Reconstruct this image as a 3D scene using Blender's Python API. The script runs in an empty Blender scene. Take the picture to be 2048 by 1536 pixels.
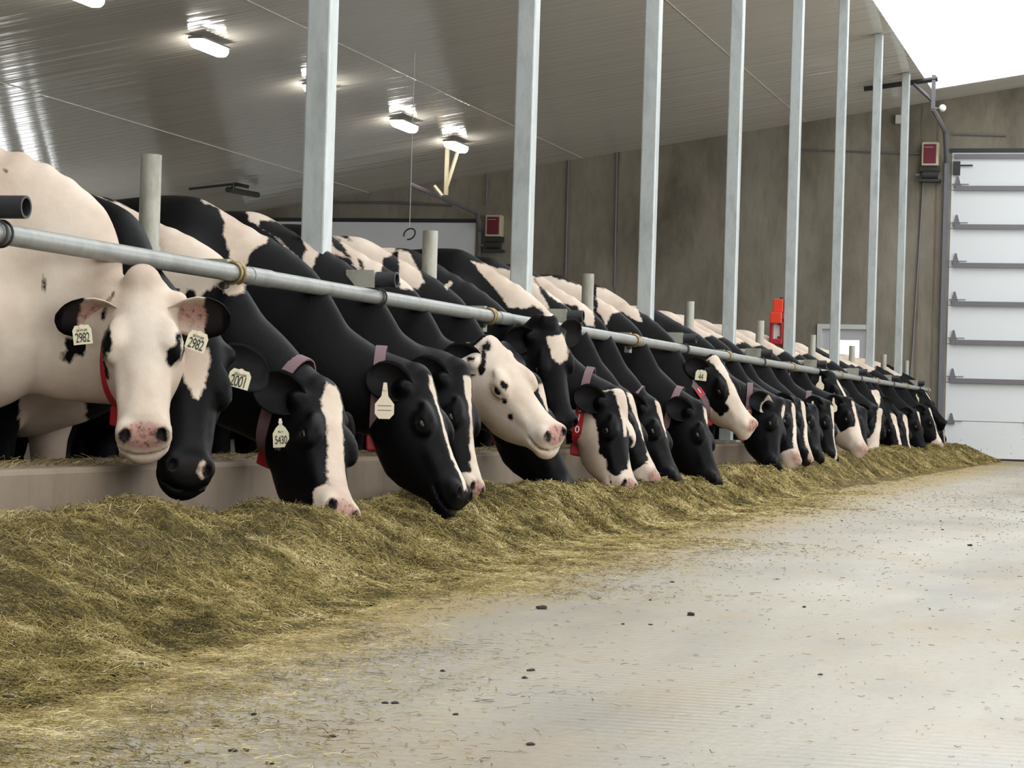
import bpy, bmesh, math, random
import numpy as np
from mathutils import Matrix, Vector
import openvdb
random.seed(7); RNG = np.random.default_rng(11)
SC = bpy.context.scene; COL = SC.collection

# ------------------------------------------------------------------ camera
F, CX, CY, ROLL = 4556.0, 1024.0, 768.0, 0.030          # focal length in pixels of a 2048x1536 frame
CAM = np.array([3.07, 0.0, 0.535])
_d = np.array([(2312 - CX) / F, -(857 - CY) / F, -1.0]); _d /= np.linalg.norm(_d)
_u = np.array([math.sin(ROLL), math.cos(ROLL), 0.0]); _u[2] = -(_u @ _d) / _d[2]; _u /= np.linalg.norm(_u)
MC = np.stack([np.cross(_d, _u), _d, _u], 1)            # camera axes = MC @ world
cd = bpy.data.cameras.new('camera'); cam = bpy.data.objects.new('camera', cd); COL.objects.link(cam)
m4 = Matrix(MC.T.tolist()).to_4x4(); m4.translation = Vector(CAM.tolist()); cam.matrix_world = m4
cd.sensor_width = 36.0; cd.lens = F / 2048 * 36.0; cd.clip_end = 300
SC.camera = cam

def proj(P):
    c = (np.atleast_2d(P) - CAM) @ MC.T
    return np.stack([CX + F * c[:, 0] / -c[:, 2], CY - F * c[:, 1] / -c[:, 2]], 1)
def ray(x, y): return MC.T @ np.array([(x - CX) / F, -(y - CY) / F, -1.0])
def at(x, y, axis, val):
    r = ray(x, y); return CAM + (val - CAM[axis]) / r[axis] * r

# ------------------------------------------------------------------ daylight
SKY = 2.5
w = bpy.data.worlds.new('overcast_sky'); SC.world = w; w.use_nodes = True
w.node_tree.nodes['Background'].inputs[0].default_value = (0.96, 0.985, 1.0, 1)
w.node_tree.nodes['Background'].inputs[1].default_value = SKY
def portal(loc, rot, sx, sy):
    l = bpy.data.lights.new('daylight_portal', 'AREA'); l.shape = 'RECTANGLE'; l.size = sx; l.size_y = sy
    l.cycles.is_portal = True
    o = bpy.data.objects.new('daylight_portal', l); o.location = loc; o.rotation_euler = rot; COL.objects.link(o)
YW, YB = 33.6, -7.0                                     # far wall, open near end
XE0, XE1, YE1 = -0.10, 4.20, 32.5                       # light well over the feed alley
def zc(x): return 5.20 + 0.157 * ((x if x < 2.05 else 4.1 - x) + 0.27)
portal((2.05, 12.2, 7.6), (0, 0, 0), 4.3, 38.5)
portal((2.05, YB - .1, 1.6), (math.radians(-90), 0, 0), 5.7, 3.2)
portal((8.6, 13, 2.7), (0, math.radians(90), 0), 3.6, 40)
vs = SC.view_settings; vs.view_transform = 'Standard'; vs.look = 'None'; vs.gamma = 1.0; vs.exposure = 0.55
SC.cycles.use_denoising = True
SC.cycles.max_bounces = 8; SC.cycles.diffuse_bounces = 5; SC.cycles.sample_clamp_indirect = 6.0

# ------------------------------------------------------------------ materials
def srgb(r, g, b): return tuple(((c / 255) / 12.92 if c / 255 <= .04045 else ((c / 255 + .055) / 1.055) ** 2.4) for c in (r, g, b)) + (1,)
class Mat:
    def __init__(s, name, col=(.5, .5, .5, 1), rough=.5, metal=0., spec=.5):
        s.m = bpy.data.materials.new(name); s.m.use_nodes = True; s.t = s.m.node_tree
        s.b = s.t.nodes['Principled BSDF']; s.b.inputs['Base Color'].default_value = col
        s.b.inputs['Roughness'].default_value = rough; s.b.inputs['Metallic'].default_value = metal
        s.b.inputs['Specular IOR Level'].default_value = spec
        s.co = None
    def n(s, typ, **kw):
        x = s.t.nodes.new(typ)
        for k, v in kw.items():
            if k.startswith('i_'): x.inputs[k[2:].replace('_', ' ')].default_value = v
            else: setattr(x, k, v)
        return x
    def l(s, a, b): s.t.links.new(a, b)
    def coord(s, scale=(1, 1, 1), kind='Object'):
        tc = s.n('ShaderNodeTexCoord'); mp = s.n('ShaderNodeMapping'); mp.inputs['Scale'].default_value = scale
        s.l(tc.outputs[kind], mp.inputs[0]); return mp.outputs[0]
    def noise(s, scale, vec=None, detail=5, rough=.6):
        x = s.n('ShaderNodeTexNoise'); x.inputs['Scale'].default_value = scale; x.inputs['Detail'].default_value = detail
        x.inputs['Roughness'].default_value = rough
        s.l(vec if vec is not None else s.coord(), x.inputs['Vector']); return x.outputs['Fac']
    def ramp(s, fac, stops):
        x = s.n('ShaderNodeValToRGB'); r = x.color_ramp
        while len(r.elements) > 1: r.elements.remove(r.elements[-1])
        r.elements[0].position, r.elements[0].color = stops[0]
        for p, c in stops[1:]:
            e = r.elements.new(p); e.color = c
        s.l(fac, x.inputs[0]); return x.outputs[0]
    def mix(s, fac, a, b, blend='MIX'):
        x = s.n('ShaderNodeMix', data_type='RGBA', blend_type=blend)
        for sock, v in ((x.inputs[0], fac), (x.inputs[6], a), (x.inputs[7], b)):
            if hasattr(v, 'is_linked'): s.l(v, sock)
            else: sock.default_value = v
        return x.outputs[2]
    def math(s, op, a, b=0.0):
        x = s.n('ShaderNodeMath', operation=op)
        for sock, v in zip(x.inputs, (a, b)):
            if hasattr(v, 'is_linked'): s.l(v, sock)
            else: sock.default_value = v
        return x.outputs[0]
    def col(s, c): s.l(c, s.b.inputs['Base Color']); return s
    def rough(s, c): s.l(c, s.b.inputs['Roughness']); return s
    def bump(s, h, strength=.3, dist=.01):
        x = s.n('ShaderNodeBump'); x.inputs['Strength'].default_value = strength; x.inputs['Distance'].default_value = dist
        s.l(h, x.inputs['Height']); s.l(x.outputs[0], s.b.inputs['Normal']); return s

def G(v, a=1): return (v, v, v, a)
M = {}
def galv(name, lo, hi, metal=.35, rough=.5):
    m = Mat(name, rough=rough, metal=metal)
    a = m.noise(9, m.coord((1, 1, .35)), 6, .7); b = m.noise(70, None, 3)
    c = m.ramp(a, [(.3, lo), (.55, hi), (.8, lo)])
    c = m.mix(m.ramp(b, [(.66, G(0)), (.74, G(.55))]), c, (.12, .10, .085, 1))
    m.col(c); m.bump(b, .08, .002); return m.m
M['post'] = galv('galvanized_square_steel', srgb(160, 166, 165), srgb(186, 192, 191), .25, .36)
M['pipe'] = galv('galvanized_pipe_steel', srgb(128, 125, 112), srgb(164, 162, 150), .25, .45)
M['rail'] = galv('galvanized_rail_steel', srgb(118, 119, 115), srgb(144, 145, 141), .3, .42)
M['brass'] = Mat('tarnished_zinc', srgb(150, 132, 96), .4, .7).m
M['black'] = Mat('black_plastic', srgb(38, 38, 40), .5).m
M['dark'] = Mat('dark_steel', srgb(60, 60, 58), .5, .4).m
def concrete_floor():
    m = Mat('alley_concrete', rough=.6)
    o = m.coord(); a = m.noise(1.1, m.coord((1, .18, 1)), 6, .65); b = m.noise(38, o, 4, .7); c = m.noise(3.2, m.coord((.8, .5, 1)), 5)
    col = m.ramp(a, [(.3, srgb(128, 121, 108)), (.5, srgb(152, 144, 128)), (.7, srgb(166, 160, 146))])
    col = m.mix(m.ramp(c, [(.5, G(0)), (.72, G(.55))]), col, srgb(156, 134, 104))
    col = m.mix(m.ramp(b, [(.3, G(.4)), (.45, G(0))]), col, srgb(92, 82, 70))
    col = m.mix(m.ramp(m.noise(170, m.coord((.55, 1, 1)), 3, .7), [(.63, G(0)), (.70, G(.6))]), col, srgb(84, 74, 62))
    col = m.mix(m.ramp(m.noise(2.3, m.coord((1, .30, 1)), 4, .6), [(.52, G(0)), (.66, G(.4))]), col, srgb(126, 124, 120))
    # chaff colour fading away from the feed
    sx = m.n('ShaderNodeSeparateXYZ'); m.l(o, sx.inputs[0])
    n2 = m.noise(5, m.coord((1, .6, 1)), 6, .7)
    edge = m.math('ADD', sx.outputs[0], m.math('MULTIPLY', m.math('SUBTRACT', n2, .5), .9))
    col = m.mix(m.ramp(m.math('MULTIPLY', edge, .5), [(.55, G(.95)), (.77, G(0))]), col, srgb(152, 129, 76))
    wv = m.n('ShaderNodeTexWave', wave_type='BANDS', bands_direction='Y'); wv.inputs['Scale'].default_value = 7; wv.inputs['Distortion'].default_value = 1.5
    m.l(o, wv.inputs[0])
    msk = m.ramp(m.noise(.9, m.coord((1.2, .35, 1)), 2), [(.45, G(0)), (.6, G(1))])
    col = m.mix(m.math('MULTIPLY', m.math('MULTIPLY', m.ramp(wv.outputs[1], [(.0, G(1)), (.45, G(0))]), msk), .28), col, srgb(112, 104, 92)); m.col(col)
    h = m.math('ADD', m.math('MULTIPLY', m.math('MULTIPLY', wv.outputs[1], msk), .6), m.math('MULTIPLY', b, .6))
    m.rough(m.ramp(m.noise(.8, m.coord((1, .5, 1)), 3), [(.35, G(.62)), (.65, G(.38))]))
    return m.bump(h, .38, .007).m
M['floor'] = concrete_floor()
def conc(name, c0, c1, c2, sc=(1, 1, .5)):
    m = Mat(name, rough=.8, spec=.25)
    a = m.noise(.9, m.coord(sc), 7, .65); b = m.noise(6, m.coord((2, 2, .35)), 5)
    c = m.ramp(a, [(.3, c0), (.5, c1), (.72, c2)])
    c = m.mix(m.ramp(b, [(.5, G(0)), (.8, G(.45))]), c, c0)
    return m.col(c).bump(b, .1, .01).m
M['wall'] = conc('stained_wall_concrete', srgb(98, 92, 80), srgb(134, 127, 113), srgb(156, 150, 136))
M['curb'] = conc('curb_concrete', srgb(100, 87, 74), srgb(124, 110, 95), srgb(140, 127, 113), (1, 1, 1))
M['cowfloor'] = conc('cow_alley_concrete', srgb(90, 82, 70), srgb(104, 94, 82), srgb(118, 108, 95), (1, 1, 1))
m = Mat('white_ribbed_liner', srgb(216, 211, 200), .11, 0, .9); m.bump(m.math('ADD', m.noise(2.2, m.coord((.05, 1, .05)), 3), m.math('MULTIPLY', m.noise(9, m.coord((.03, 1, .03)), 2), .12)), .35, .05); M['ceil'] = m.m
def well():
    m = Mat('white_well_siding', srgb(240, 242, 242), .5); return m.m
M['well'] = well()
m = Mat('clear_ridge_glazing', (1, 1, 1, 1), .1)
tr = m.n('ShaderNodeBsdfTransparent'); tr.inputs[0].default_value = (.96, .97, .97, 1); gl = m.n('ShaderNodeBsdfGlossy'); gl.inputs['Roughness'].default_value = .1
mx = m.n('ShaderNodeMixShader'); mx.inputs[0].default_value = .05; m.l(tr.outputs[0], mx.inputs[1]); m.l(gl.outputs[0], mx.inputs[2])
m.l(mx.outputs[0], m.t.nodes['Material Output'].inputs[0]); M['glaze'] = m.m
m = Mat('overhead_door_white', rough=.42)
mk = m.noise(26, m.coord((1, 1, 1)), 2)
zz = m.n('ShaderNodeSeparateXYZ'); m.l(m.coord(), zz.inputs[0])
low = m.ramp(zz.outputs[2], [(.10, G(1)), (.62, G(0))])
m.col(m.mix(m.math('MULTIPLY', m.ramp(mk, [(.70, G(0)), (.73, G(1))]), low), srgb(224, 227, 229), srgb(70, 68, 70)))
M['door'] = m.m
M['frame'] = Mat('painted_frame_grey', srgb(206, 206, 202), .5).m
M['leaf'] = Mat('door_leaf_grey', srgb(190, 190, 192), .5).m
M['strut'] = Mat('galvanized_strut', srgb(118, 116, 120), .5, .3).m
M['maroon'] = Mat('maroon_cover', srgb(108, 18, 42), .45).m
M['cream'] = Mat('cream_enclosure', srgb(196, 188, 160), .5).m
M['orange'] = Mat('orange_red_paint', srgb(222, 62, 34), .4).m
M['red'] = Mat('red_plastic', srgb(160, 20, 36), .45).m
M['strap'] = Mat('worn_collar_webbing', srgb(112, 88, 92), .8).m
M['tag'] = Mat('ear_tag_plastic', srgb(216, 208, 178), .5).m
M['tagpale'] = Mat('pale_tag_plastic', srgb(222, 208, 184), .5).m
M['ink'] = Mat('tag_ink', srgb(30, 30, 34), .6).m
M['white'] = Mat('white_paint', srgb(236, 236, 232), .5).m
M['eye'] = Mat('dark_eye', (.006, .005, .005, 1), .22, 0, .4).m
m = Mat('led_lens', (1, 1, 1, 1)); m.b.inputs['Emission Color'].default_value = (1, .95, .87, 1); m.b.inputs['Emission Strength'].default_value = 18; M['led'] = m.m
M['fixture'] = Mat('fixture_grey', srgb(120, 118, 112), .5).m
def coat():
    m = Mat('holstein_coat', rough=.5, spec=.09)
    at_ = m.n('ShaderNodeAttribute', attribute_name='coat'); sk = m.n('ShaderNodeAttribute', attribute_name='skin')
    o = m.coord(); n1 = m.noise(26, o, 3); n2 = m.noise(150, m.coord((1, 1, .4)), 2)
    s = m.math('ADD', at_.outputs['Fac'], m.math('ADD', m.math('MULTIPLY', m.math('SUBTRACT', n1, .5), .034), m.math('MULTIPLY', m.math('SUBTRACT', n2, .5), .008)))
    isw = m.ramp(m.math('ADD', m.math('MULTIPLY', s, 40), .5), [(.3, G(0)), (.7, G(1))])
    big = m.noise(3.2, o, 4)
    wc = m.ramp(big, [(.3, srgb(176, 156, 140)), (.5, srgb(196, 180, 164)), (.7, srgb(212, 200, 186))])
    wc = m.mix(m.ramp(m.noise(5, o, 6, .75), [(.6, G(0)), (.85, G(.5))]), wc, srgb(176, 142, 116))
    bc = m.ramp(big, [(.3, srgb(4, 4, 5)), (.75, srgb(11, 10, 11))])
    c = m.mix(isw, bc, wc)
    pink = m.ramp(m.noise(60, o, 2), [(.32, srgb(104, 72, 66)), (.5, srgb(172, 134, 122))])
    c = m.mix(sk.outputs['Fac'], c, m.mix(isw, srgb(40, 36, 36), pink))
    m.col(c)
    h = m.math('ADD', m.noise(140, m.coord((1, 1, .35)), 3), m.math('MULTIPLY', m.noise(14, o, 3), 1.4))
    return m.bump(h, .16, .006).m
M['coat'] = coat()
def strawmat(name, stops, attr):
    m = Mat(name, rough=.75, spec=.2)
    a = m.n('ShaderNodeAttribute', attribute_name='tint')
    fac = a.outputs['Fac'] if attr else m.noise(55, m.coord((1, 1, 1)), 6, .75)
    m.col(m.ramp(fac, stops))
    if not attr: m.bump(m.noise(60, None, 6, .8), .9, .03)
    return m.m
ST = [(.0, srgb(46, 39, 22)), (.2, srgb(86, 76, 41)), (.42, srgb(126, 111, 62)), (.65, srgb(160, 142, 86)), (.86, srgb(186, 168, 116)), (1., srgb(212, 198, 154))]
M['straw'] = strawmat('chopped_straw', ST, True)
M['mound'] = strawmat('feed_bed', [(.3, srgb(74, 64, 35)), (.5, srgb(112, 98, 56)), (.7, srgb(148, 132, 82))], False)
M['crumb'] = Mat('dry_dung', srgb(62, 52, 46), .9).m

# ------------------------------------------------------------------ mesh helpers
class MB:
    def __init__(s): s.v = []; s.f = []
    def add(s, V, Fs):
        o = len(s.v); s.v += [tuple(map(float, p)) for p in V]; s.f += [tuple(i + o for i in f) for f in Fs]; return s
    def box(s, a, b):
        (x0, y0, z0), (x1, y1, z1) = a, b
        V = [(x, y, z) for x in (x0, x1) for y in (y0, y1) for z in (z0, z1)]
        return s.add(V, [(0, 1, 3, 2), (4, 6, 7, 5), (0, 4, 5, 1), (2, 3, 7, 6), (0, 2, 6, 4), (1, 5, 7, 3)])
    def cbox(s, c, d): return s.box([c[i] - d[i] / 2 for i in range(3)], [c[i] + d[i] / 2 for i in range(3)])
    def tube(s, pts, r, n=12, cap=True, closed=False):
        pts = [np.array(p, float) for p in pts]; k = len(pts); rs = [r] * k if np.isscalar(r) else r
        V = []; up = None
        for i, p in enumerate(pts):
            t = (pts[(i + 1) % k] - pts[i - 1]) if closed else pts[min(i + 1, k - 1)] - pts[max(i - 1, 0)]
            t = t / (np.linalg.norm(t) + 1e-9)
            if up is None: up = np.array([0, 0, 1.]) if abs(t[2]) < .9 else np.array([1., 0, 0])
            a = np.cross(t, up); a /= np.linalg.norm(a); b = np.cross(a, t); up = b
            for j in range(n):
                q = 2 * math.pi * j / n; V.append(p + rs[i] * (math.cos(q) * a + math.sin(q) * b))
        Fs = []
        for i in range(k if closed else k - 1):
            for j in range(n):
                A, B = i * n + j, i * n + (j + 1) % n; i2 = (i + 1) % k
                Fs.append((A, B, i2 * n + (j + 1) % n, i2 * n + j))
        if cap and not closed: Fs += [tuple(range(n))[::-1], tuple(range((k - 1) * n, k * n))]
        return s.add(V, Fs)
    def hollow(s, a, b, r, ri, n=16):      # an open-ended thick pipe
        a, b = np.array(a, float), np.array(b, float); t = (b - a) / np.linalg.norm(b - a)
        up = np.array([0, 0, 1.]) if abs(t[2]) < .9 else np.array([1., 0, 0]); x = np.cross(t, up); x /= np.linalg.norm(x); y = np.cross(x, t)
        V = []
        for p, q in ((a, r), (b, r), (b, ri), (a, ri)):
            for j in range(n):
                g = 2 * math.pi * j / n; V.append(p + q * (math.cos(g) * x + math.sin(g) * y))
        return s.add(V, [(k * n + j, k * n + (j + 1) % n, ((k + 1) % 4) * n + (j + 1) % n, ((k + 1) % 4) * n + j) for k in range(4) for j in range(n)])
    def prism(s, poly, o, ax, ay, az):     # polygon in the (ax, ay) plane, thickness az
        o, ax, ay, az = map(np.array, (o, ax, ay, az)); n = len(poly)
        V = [o + p[0] * ax + p[1] * ay for p in poly] + [o + p[0] * ax + p[1] * ay + az for p in poly]
        return s.add(V, [tuple(range(n))[::-1], tuple(range(n, 2 * n))] + [(i, (i + 1) % n, n + (i + 1) % n, n + i) for i in range(n)])
    def build(s, name, mat, parent=None, smooth=False, origin=None, bevel=0):
        me = bpy.data.meshes.new(name); V = s.v
        if origin is not None: V = [(p[0] - origin[0], p[1] - origin[1], p[2] - origin[2]) for p in V]
        me.from_pydata(V, [], s.f); me.update()
        bm = bmesh.new(); bm.from_mesh(me); bmesh.ops.recalc_face_normals(bm, faces=bm.faces); bm.to_mesh(me); bm.free()
        me.materials.append(mat)
        if smooth:
            me.polygons.foreach_set('use_smooth', [True] * len(me.polygons))
            me.set_sharp_from_angle(angle=math.radians(40))
        o = bpy.data.objects.new(name, me); COL.objects.link(o)
        if origin is not None: o.location = origin
        if parent is not None:
            o.parent = parent
            if origin is None: o.location = tuple(-c for c in parent_off(parent))
            else: o.location = tuple(np.array(origin) - np.array(parent_off(parent)))
        if bevel:
            b = o.modifiers.new('bevel', 'BEVEL'); b.width = bevel; b.segments = 2; b.limit_method = 'ANGLE'
        return o
def parent_off(p):                          # world position of an unrotated parent chain
    v = np.zeros(3)
    while p is not None: v = v + np.array(p.location); p = p.parent
    return v
def thing(name, loc=(0, 0, 0)):
    o = bpy.data.objects.new(name, None); o.location = loc; o.empty_display_size = .1; COL.objects.link(o); return o
def tag(o, label, cat, group=None, kind=None):
    o['label'] = label; o['category'] = cat
    if group: o['group'] = group
    if kind: o['kind'] = kind
    return o
def struct(o, label=None):
    o['kind'] = 'structure'
    if label: o['label'] = label
    return o
def letters(name, body, size, o, ax, ay, mat, parent, ext=.0006, tall=1.0):
    cu = bpy.data.curves.new(name, 'FONT'); cu.body = body; cu.size = size; cu.align_x = 'CENTER'; cu.align_y = 'CENTER'; cu.extrude = ext
    cu.materials.append(mat); cu.space_character = .92
    tmp = bpy.data.objects.new('tmp', cu); COL.objects.link(tmp); dg_ = bpy.context.evaluated_depsgraph_get(); me = bpy.data.meshes.new_from_object(tmp.evaluated_get(dg_)); me.name = name
    bpy.data.objects.remove(tmp); bpy.data.curves.remove(cu); ob = bpy.data.objects.new(name, me); COL.objects.link(ob)
    ax = Vector(ax).normalized(); az = ax.cross(Vector(ay)).normalized(); ay = az.cross(ax)
    mt = Matrix((ax, ay, az)).transposed().to_4x4(); mt.translation = Vector(tuple(o)) - Vector(tuple(parent_off(parent)))
    ob.parent = parent; ob.matrix_local = mt @ Matrix.Diagonal((1 if tall == 1 else .76, tall, 1, 1)); return ob

# ------------------------------------------------------------------ the shell of the barn
ZCF = -0.12                                  # cow alley lies a little lower than the feed alley
struct(MB().box((-.3, YB, -.3), (8.5, YW + .3, 0)).build('floor', M['floor']), 'pale concrete feed alley floor with chaff')
struct(MB().box((-13, YB, -.4), (-.34, YW + .3, ZCF)).build('floor_cow_alley', M['cowfloor']), 'dark concrete floor the cows stand on')
cb = MB().box((-.42, YB, -.2), (.06, 32.9, .327)).build('curb', M['curb'], bevel=.015)
tag(cb, 'long low concrete curb between the cows and the feed', 'curb')
def ceiling_sheet(x0, x1, y0, y1, z, flip=1):
    prof = []                                # ribs every 0.23 m with two small ribs between
    y = y0
    while y < y1:
        for dy, h in ((0, 0), (.03, 0), (.040, .0025), (.058, .0025), (.068, 0), (.150, 0), (.155, .0012), (.162, .0012), (.167, 0)):
            if y + dy < y1: prof.append((y + dy, h))
        y += .229
    prof.append((y1, 0)); n = len(prof)
    V = [(x, p, z(x) - h) for x in (x0, x1) for p, h in prof]
    return MB().add(V, [(i, i + 1, n + i + 1, n + i) for i in range(n - 1)])
cl = ceiling_sheet(-12.0, XE0, YB, YW, zc)
cl.box((-12, YB, zc(-12) + .25), (-11.9, YW, zc(-12) + .3))
struct(cl.build('ceiling', M['ceil']), 'white ribbed metal ceiling sloping down over the cows')
struct(ceiling_sheet(XE1, 8.5, YB, YW, zc).build('ceiling_other_slope', M['ceil']))
es = MB()                                    # ceiling between the light well and the far wall
V = [(x, y, zc(x) if x <= 2.05 else zc(x)) for y in (YE1, YW) for x in (XE0, 2.05, XE1)]
es.add(V, [(0, 1, 4, 3), (1, 2, 5, 4)]); struct(es.build('ceiling_end_strip', M['ceil']))
roof = MB()                                  # outer roof skin keeps daylight off the back of the liner
for xa, xb in ((-12.6, XE0 - .05), (XE1 + .05, 8.9)):
    V = [(x, y, zc(x) + dz) for dz in (.25, .3) for y in (YB, YW) for x in (xa, xb)]
    roof.add(V, [(0, 1, 3, 2), (4, 6, 7, 5), (0, 4, 5, 1), (2, 3, 7, 6), (0, 2, 6, 4), (1, 5, 7, 3)])
struct(roof.build('roof', M['ceil']))
# the light well: siding walls, gable end and clear ridge
ZT = 6.32
def siding(p0, p1, z0, z1, depth):
    p0, p1 = np.array(p0, float), np.array(p1, float); L = np.linalg.norm(p1 - p0); t = (p1 - p0) / L; nrm = np.array([-t[1], t[0]]) * depth
    V = []; k = 0; u = 0.0
    while u <= L + .001:
        for du, h in ((0, 0), (.30, 0), (.31, 1), (.33, 1), (.34, 0)):
            q = p0 + t * min(u + du, L) + nrm * h
            V += [(q[0], q[1], z0(q) if callable(z0) else z0), (q[0], q[1], z1(q) if callable(z1) else z1)]; k += 1
        u += .34
    return MB().add(V, [(2 * i, 2 * i + 2, 2 * i + 3, 2 * i + 1) for i in range(k - 1)])
struct(siding((XE0, YB), (XE0, YE1), zc(XE0), ZT, -.012).build('wall_well_left', M['well']), 'white wall of the ridge light well')
struct(siding((XE1, YB), (XE1, YE1), zc(XE1), ZT, .012).build('wall_well_right', M['well']))
gz = lambda q: ZT + .55 * (2.15 - abs(q[0] - 2.05))
struct(siding((XE0, YE1), (XE1, YE1), lambda q: zc(q[0]), gz, -.012).build('wall_well_end', M['well']), 'white end wall of the ridge light well')
rg = MB()
for xa, za, xb, zb in ((XE0, ZT, 2.05, ZT + 1.18), (2.05, ZT + 1.18, XE1, ZT)):
    rg.add([(xa, YB, za), (xb, YB, zb), (xb, YE1, zb), (xa, YE1, za)], [(0, 1, 2, 3)])
struct(rg.build('window_1', M['glaze']), 'clear ridge glazing')
tr_ = MB().box((XE0 - .05, YB, ZT - .03), (XE0 + .03, YE1, ZT + .03)).box((XE1 - .03, YB, ZT - .03), (XE1 + .05, YE1, ZT + .03)).box((2.0, YB, ZT + 1.15), (2.1, YE1, ZT + 1.21))
tr_.box((XE0 - .02, YE1 - .035, zc(XE0)), (XE0 + .03, YE1 + .02, ZT))
struct(tr_.build('trim_1', M['well']))
# thin seams where liner sheets meet, running along the barn
for i, (px, py) in enumerate(((120, 200), (530, 17), (1395, 55))):
    r = ray(px, py); k = (5.20 + .157 * (CAM[0] + .27) - CAM[2]) / (r[2] - .157 * r[0]); X = CAM[0] + k * r[0]
    if -11 < X < -.3:
        struct(MB().box((X - .004, YB, zc(X) - .007), (X + .004, YW, zc(X) + .003)).build('trim_%d' % (i + 2), M['ceil']))
# far wall with openings for two overhead doors and a man door
DR = (.115, 4.0, 4.47); DL = (-10.9, -7.1, 3.40); DM = (-1.78, -.95, 1.93)
xs = [-13, DL[0], DL[1], DM[0], DM[1], DR[0], DR[1], 9]
fw = MB()
top = lambda x: zc(x) + .02
def slab(x0, x1, z0):
    xm = [x0, x1] if not (x0 < 2.05 < x1) else [x0, 2.05, x1]
    for a, b in zip(xm[:-1], xm[1:]):
        V = [(a, YW, z0), (b, YW, z0), (b, YW, top(b)), (a, YW, top(a)), (a, YW + .2, z0), (b, YW + .2, z0), (b, YW + .2, top(b)), (a, YW + .2, top(a))]
        fw.add(V, [(0, 1, 2, 3), (5, 4, 7, 6), (0, 4, 5, 1), (3, 2, 6, 7), (0, 3, 7, 4), (1, 5, 6, 2)])
slab(-13, DL[0], -.4); slab(DL[0], DL[1], DL[2]); slab(DL[1], DM[0], -.4); slab(DM[0], DM[1], DM[2]); slab(DM[1], DR[0], -.4); slab(DR[0], DR[1], DR[2]); slab(DR[1], 9, -.4)
struct(fw.build('wall_far', M['wall']), 'stained grey concrete end wall')
for i, px in enumerate((1135, 1235, 1840, 1872)):                 # panel joints, thin grout beads
    p = at(px, 420, 1, YW); x = p[0]
    struct(MB().box((x - .012, YW - .008, -.2), (x + .012, YW + .01, zc(x))).build('trim_%d' % (i + 10), M['curb']))
struct(MB().box((-13, YB, -.4), (-12.0, YW, 1.1)).build('wall_left', M['wall']))
lw = MB().box((-12.4, YB, zc(-12) - .35), (-12.0, YW, zc(-12) + .3))
for a, b in ((YB, 27.3), (27.45, 27.75), (28.4, 28.75), (29.3, 29.55), (29.75, YW)): lw.box((-12.15, a, 1.05), (-12.08, b, zc(-12)))
struct(lw.build('wall_left_header', M['frame']))
struct(MB().box((8.5, YB, -.4), (8.8, YW, .9)).build('wall_right', M['wall']))
eb = MB().box((-13, YB - .2, -.4), (-.8, YB, 3.2)).box((4.9, YB - .2, -.4), (9, YB, 3.2)).box((-13, YB - .2, 3.2), (9, YB, 7.6))
struct(eb.build('wall_near', M['wall']))

# ------------------------------------------------------------------ overhead doors, man door
def overhead(n, X0, X1, H, nsec, struts, zmin, label):
    d = thing('door_%d' % n, (X0, YW + .02, 0)); struct(d, label); hs = H / nsec
    for k in range(nsec):
        z0 = k * hs; m = MB().box((X0, YW - .005, z0 + .006), (X1, YW + .045, z0 + hs - .006)).box((X0, YW + .03, z0 - .006), (X1, YW + .04, z0 + .006))
        m.build('door_panel', M['door'], d)
        if k in struts:
            MB().box((X0 + .06, YW - .06, z0 + .0), (X1 - .06, YW - .005, z0 + .052)).box((X0 + .06, YW - .075, z0 - .008), (X1 - .06, YW - .06, z0 + .06)).build('strut', M['strut'], d)
        if k > 0:
            for xh in [X0 + .09] + [X0 + 1.2 + j * 1.15 for j in range(int((X1 - X0 - .6) / 1.15))]:
                zz = z0 + .09 if k in struts else z0
                h = MB().prism([(-.045, -.02), (.045, -.02), (.012, .11), (-.012, .11)], (xh, YW - .03, zz), (1, 0, 0), (0, 0, 1), (0, .026, 0))
                h.box((xh - .05, YW - .05, zz - .045), (xh + .05, YW - .004, zz - .01)).tube([(xh - .08, YW - .035, zz - .005), (xh + .16, YW - .035, zz - .005)], .007, 6)
                h.build('hinge', M['strut'], d)
    if zmin:
        MB().box((X0 + .03, YW - .06, H - .10), (X1 - .03, YW - .005, H - .035)).build('strut', M['strut'], d)
        MB().box((X0 + .02, YW - .06, H - .34), (X0 + .12, YW - .004, H - .14)).tube([(X0 + .1, YW - .04, H - .2), (X0 + .3, YW - .04, H - .2)], .012, 6).build('top_bracket', M['dark'], d)
    MB().box((X0 - .04, YW - .02, H - .01), (X1 + .04, YW + .05, H + .05)).build('top_seal', M['black'], d)
    MB().box((X0, YW - .012, -.0), (X1, YW + .05, .03)).build('bottom_seal', M['black'], d)
    return d
overhead(1, DR[0], DR[1], DR[2], 8, (2, 3, 4, 5, 6, 7), True, 'tall white sectional overhead door at the end of the feed alley')
overhead(2, DL[0], DL[1], DL[2], 6, (), False, 'white sectional overhead door behind the cows on the left')
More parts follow.
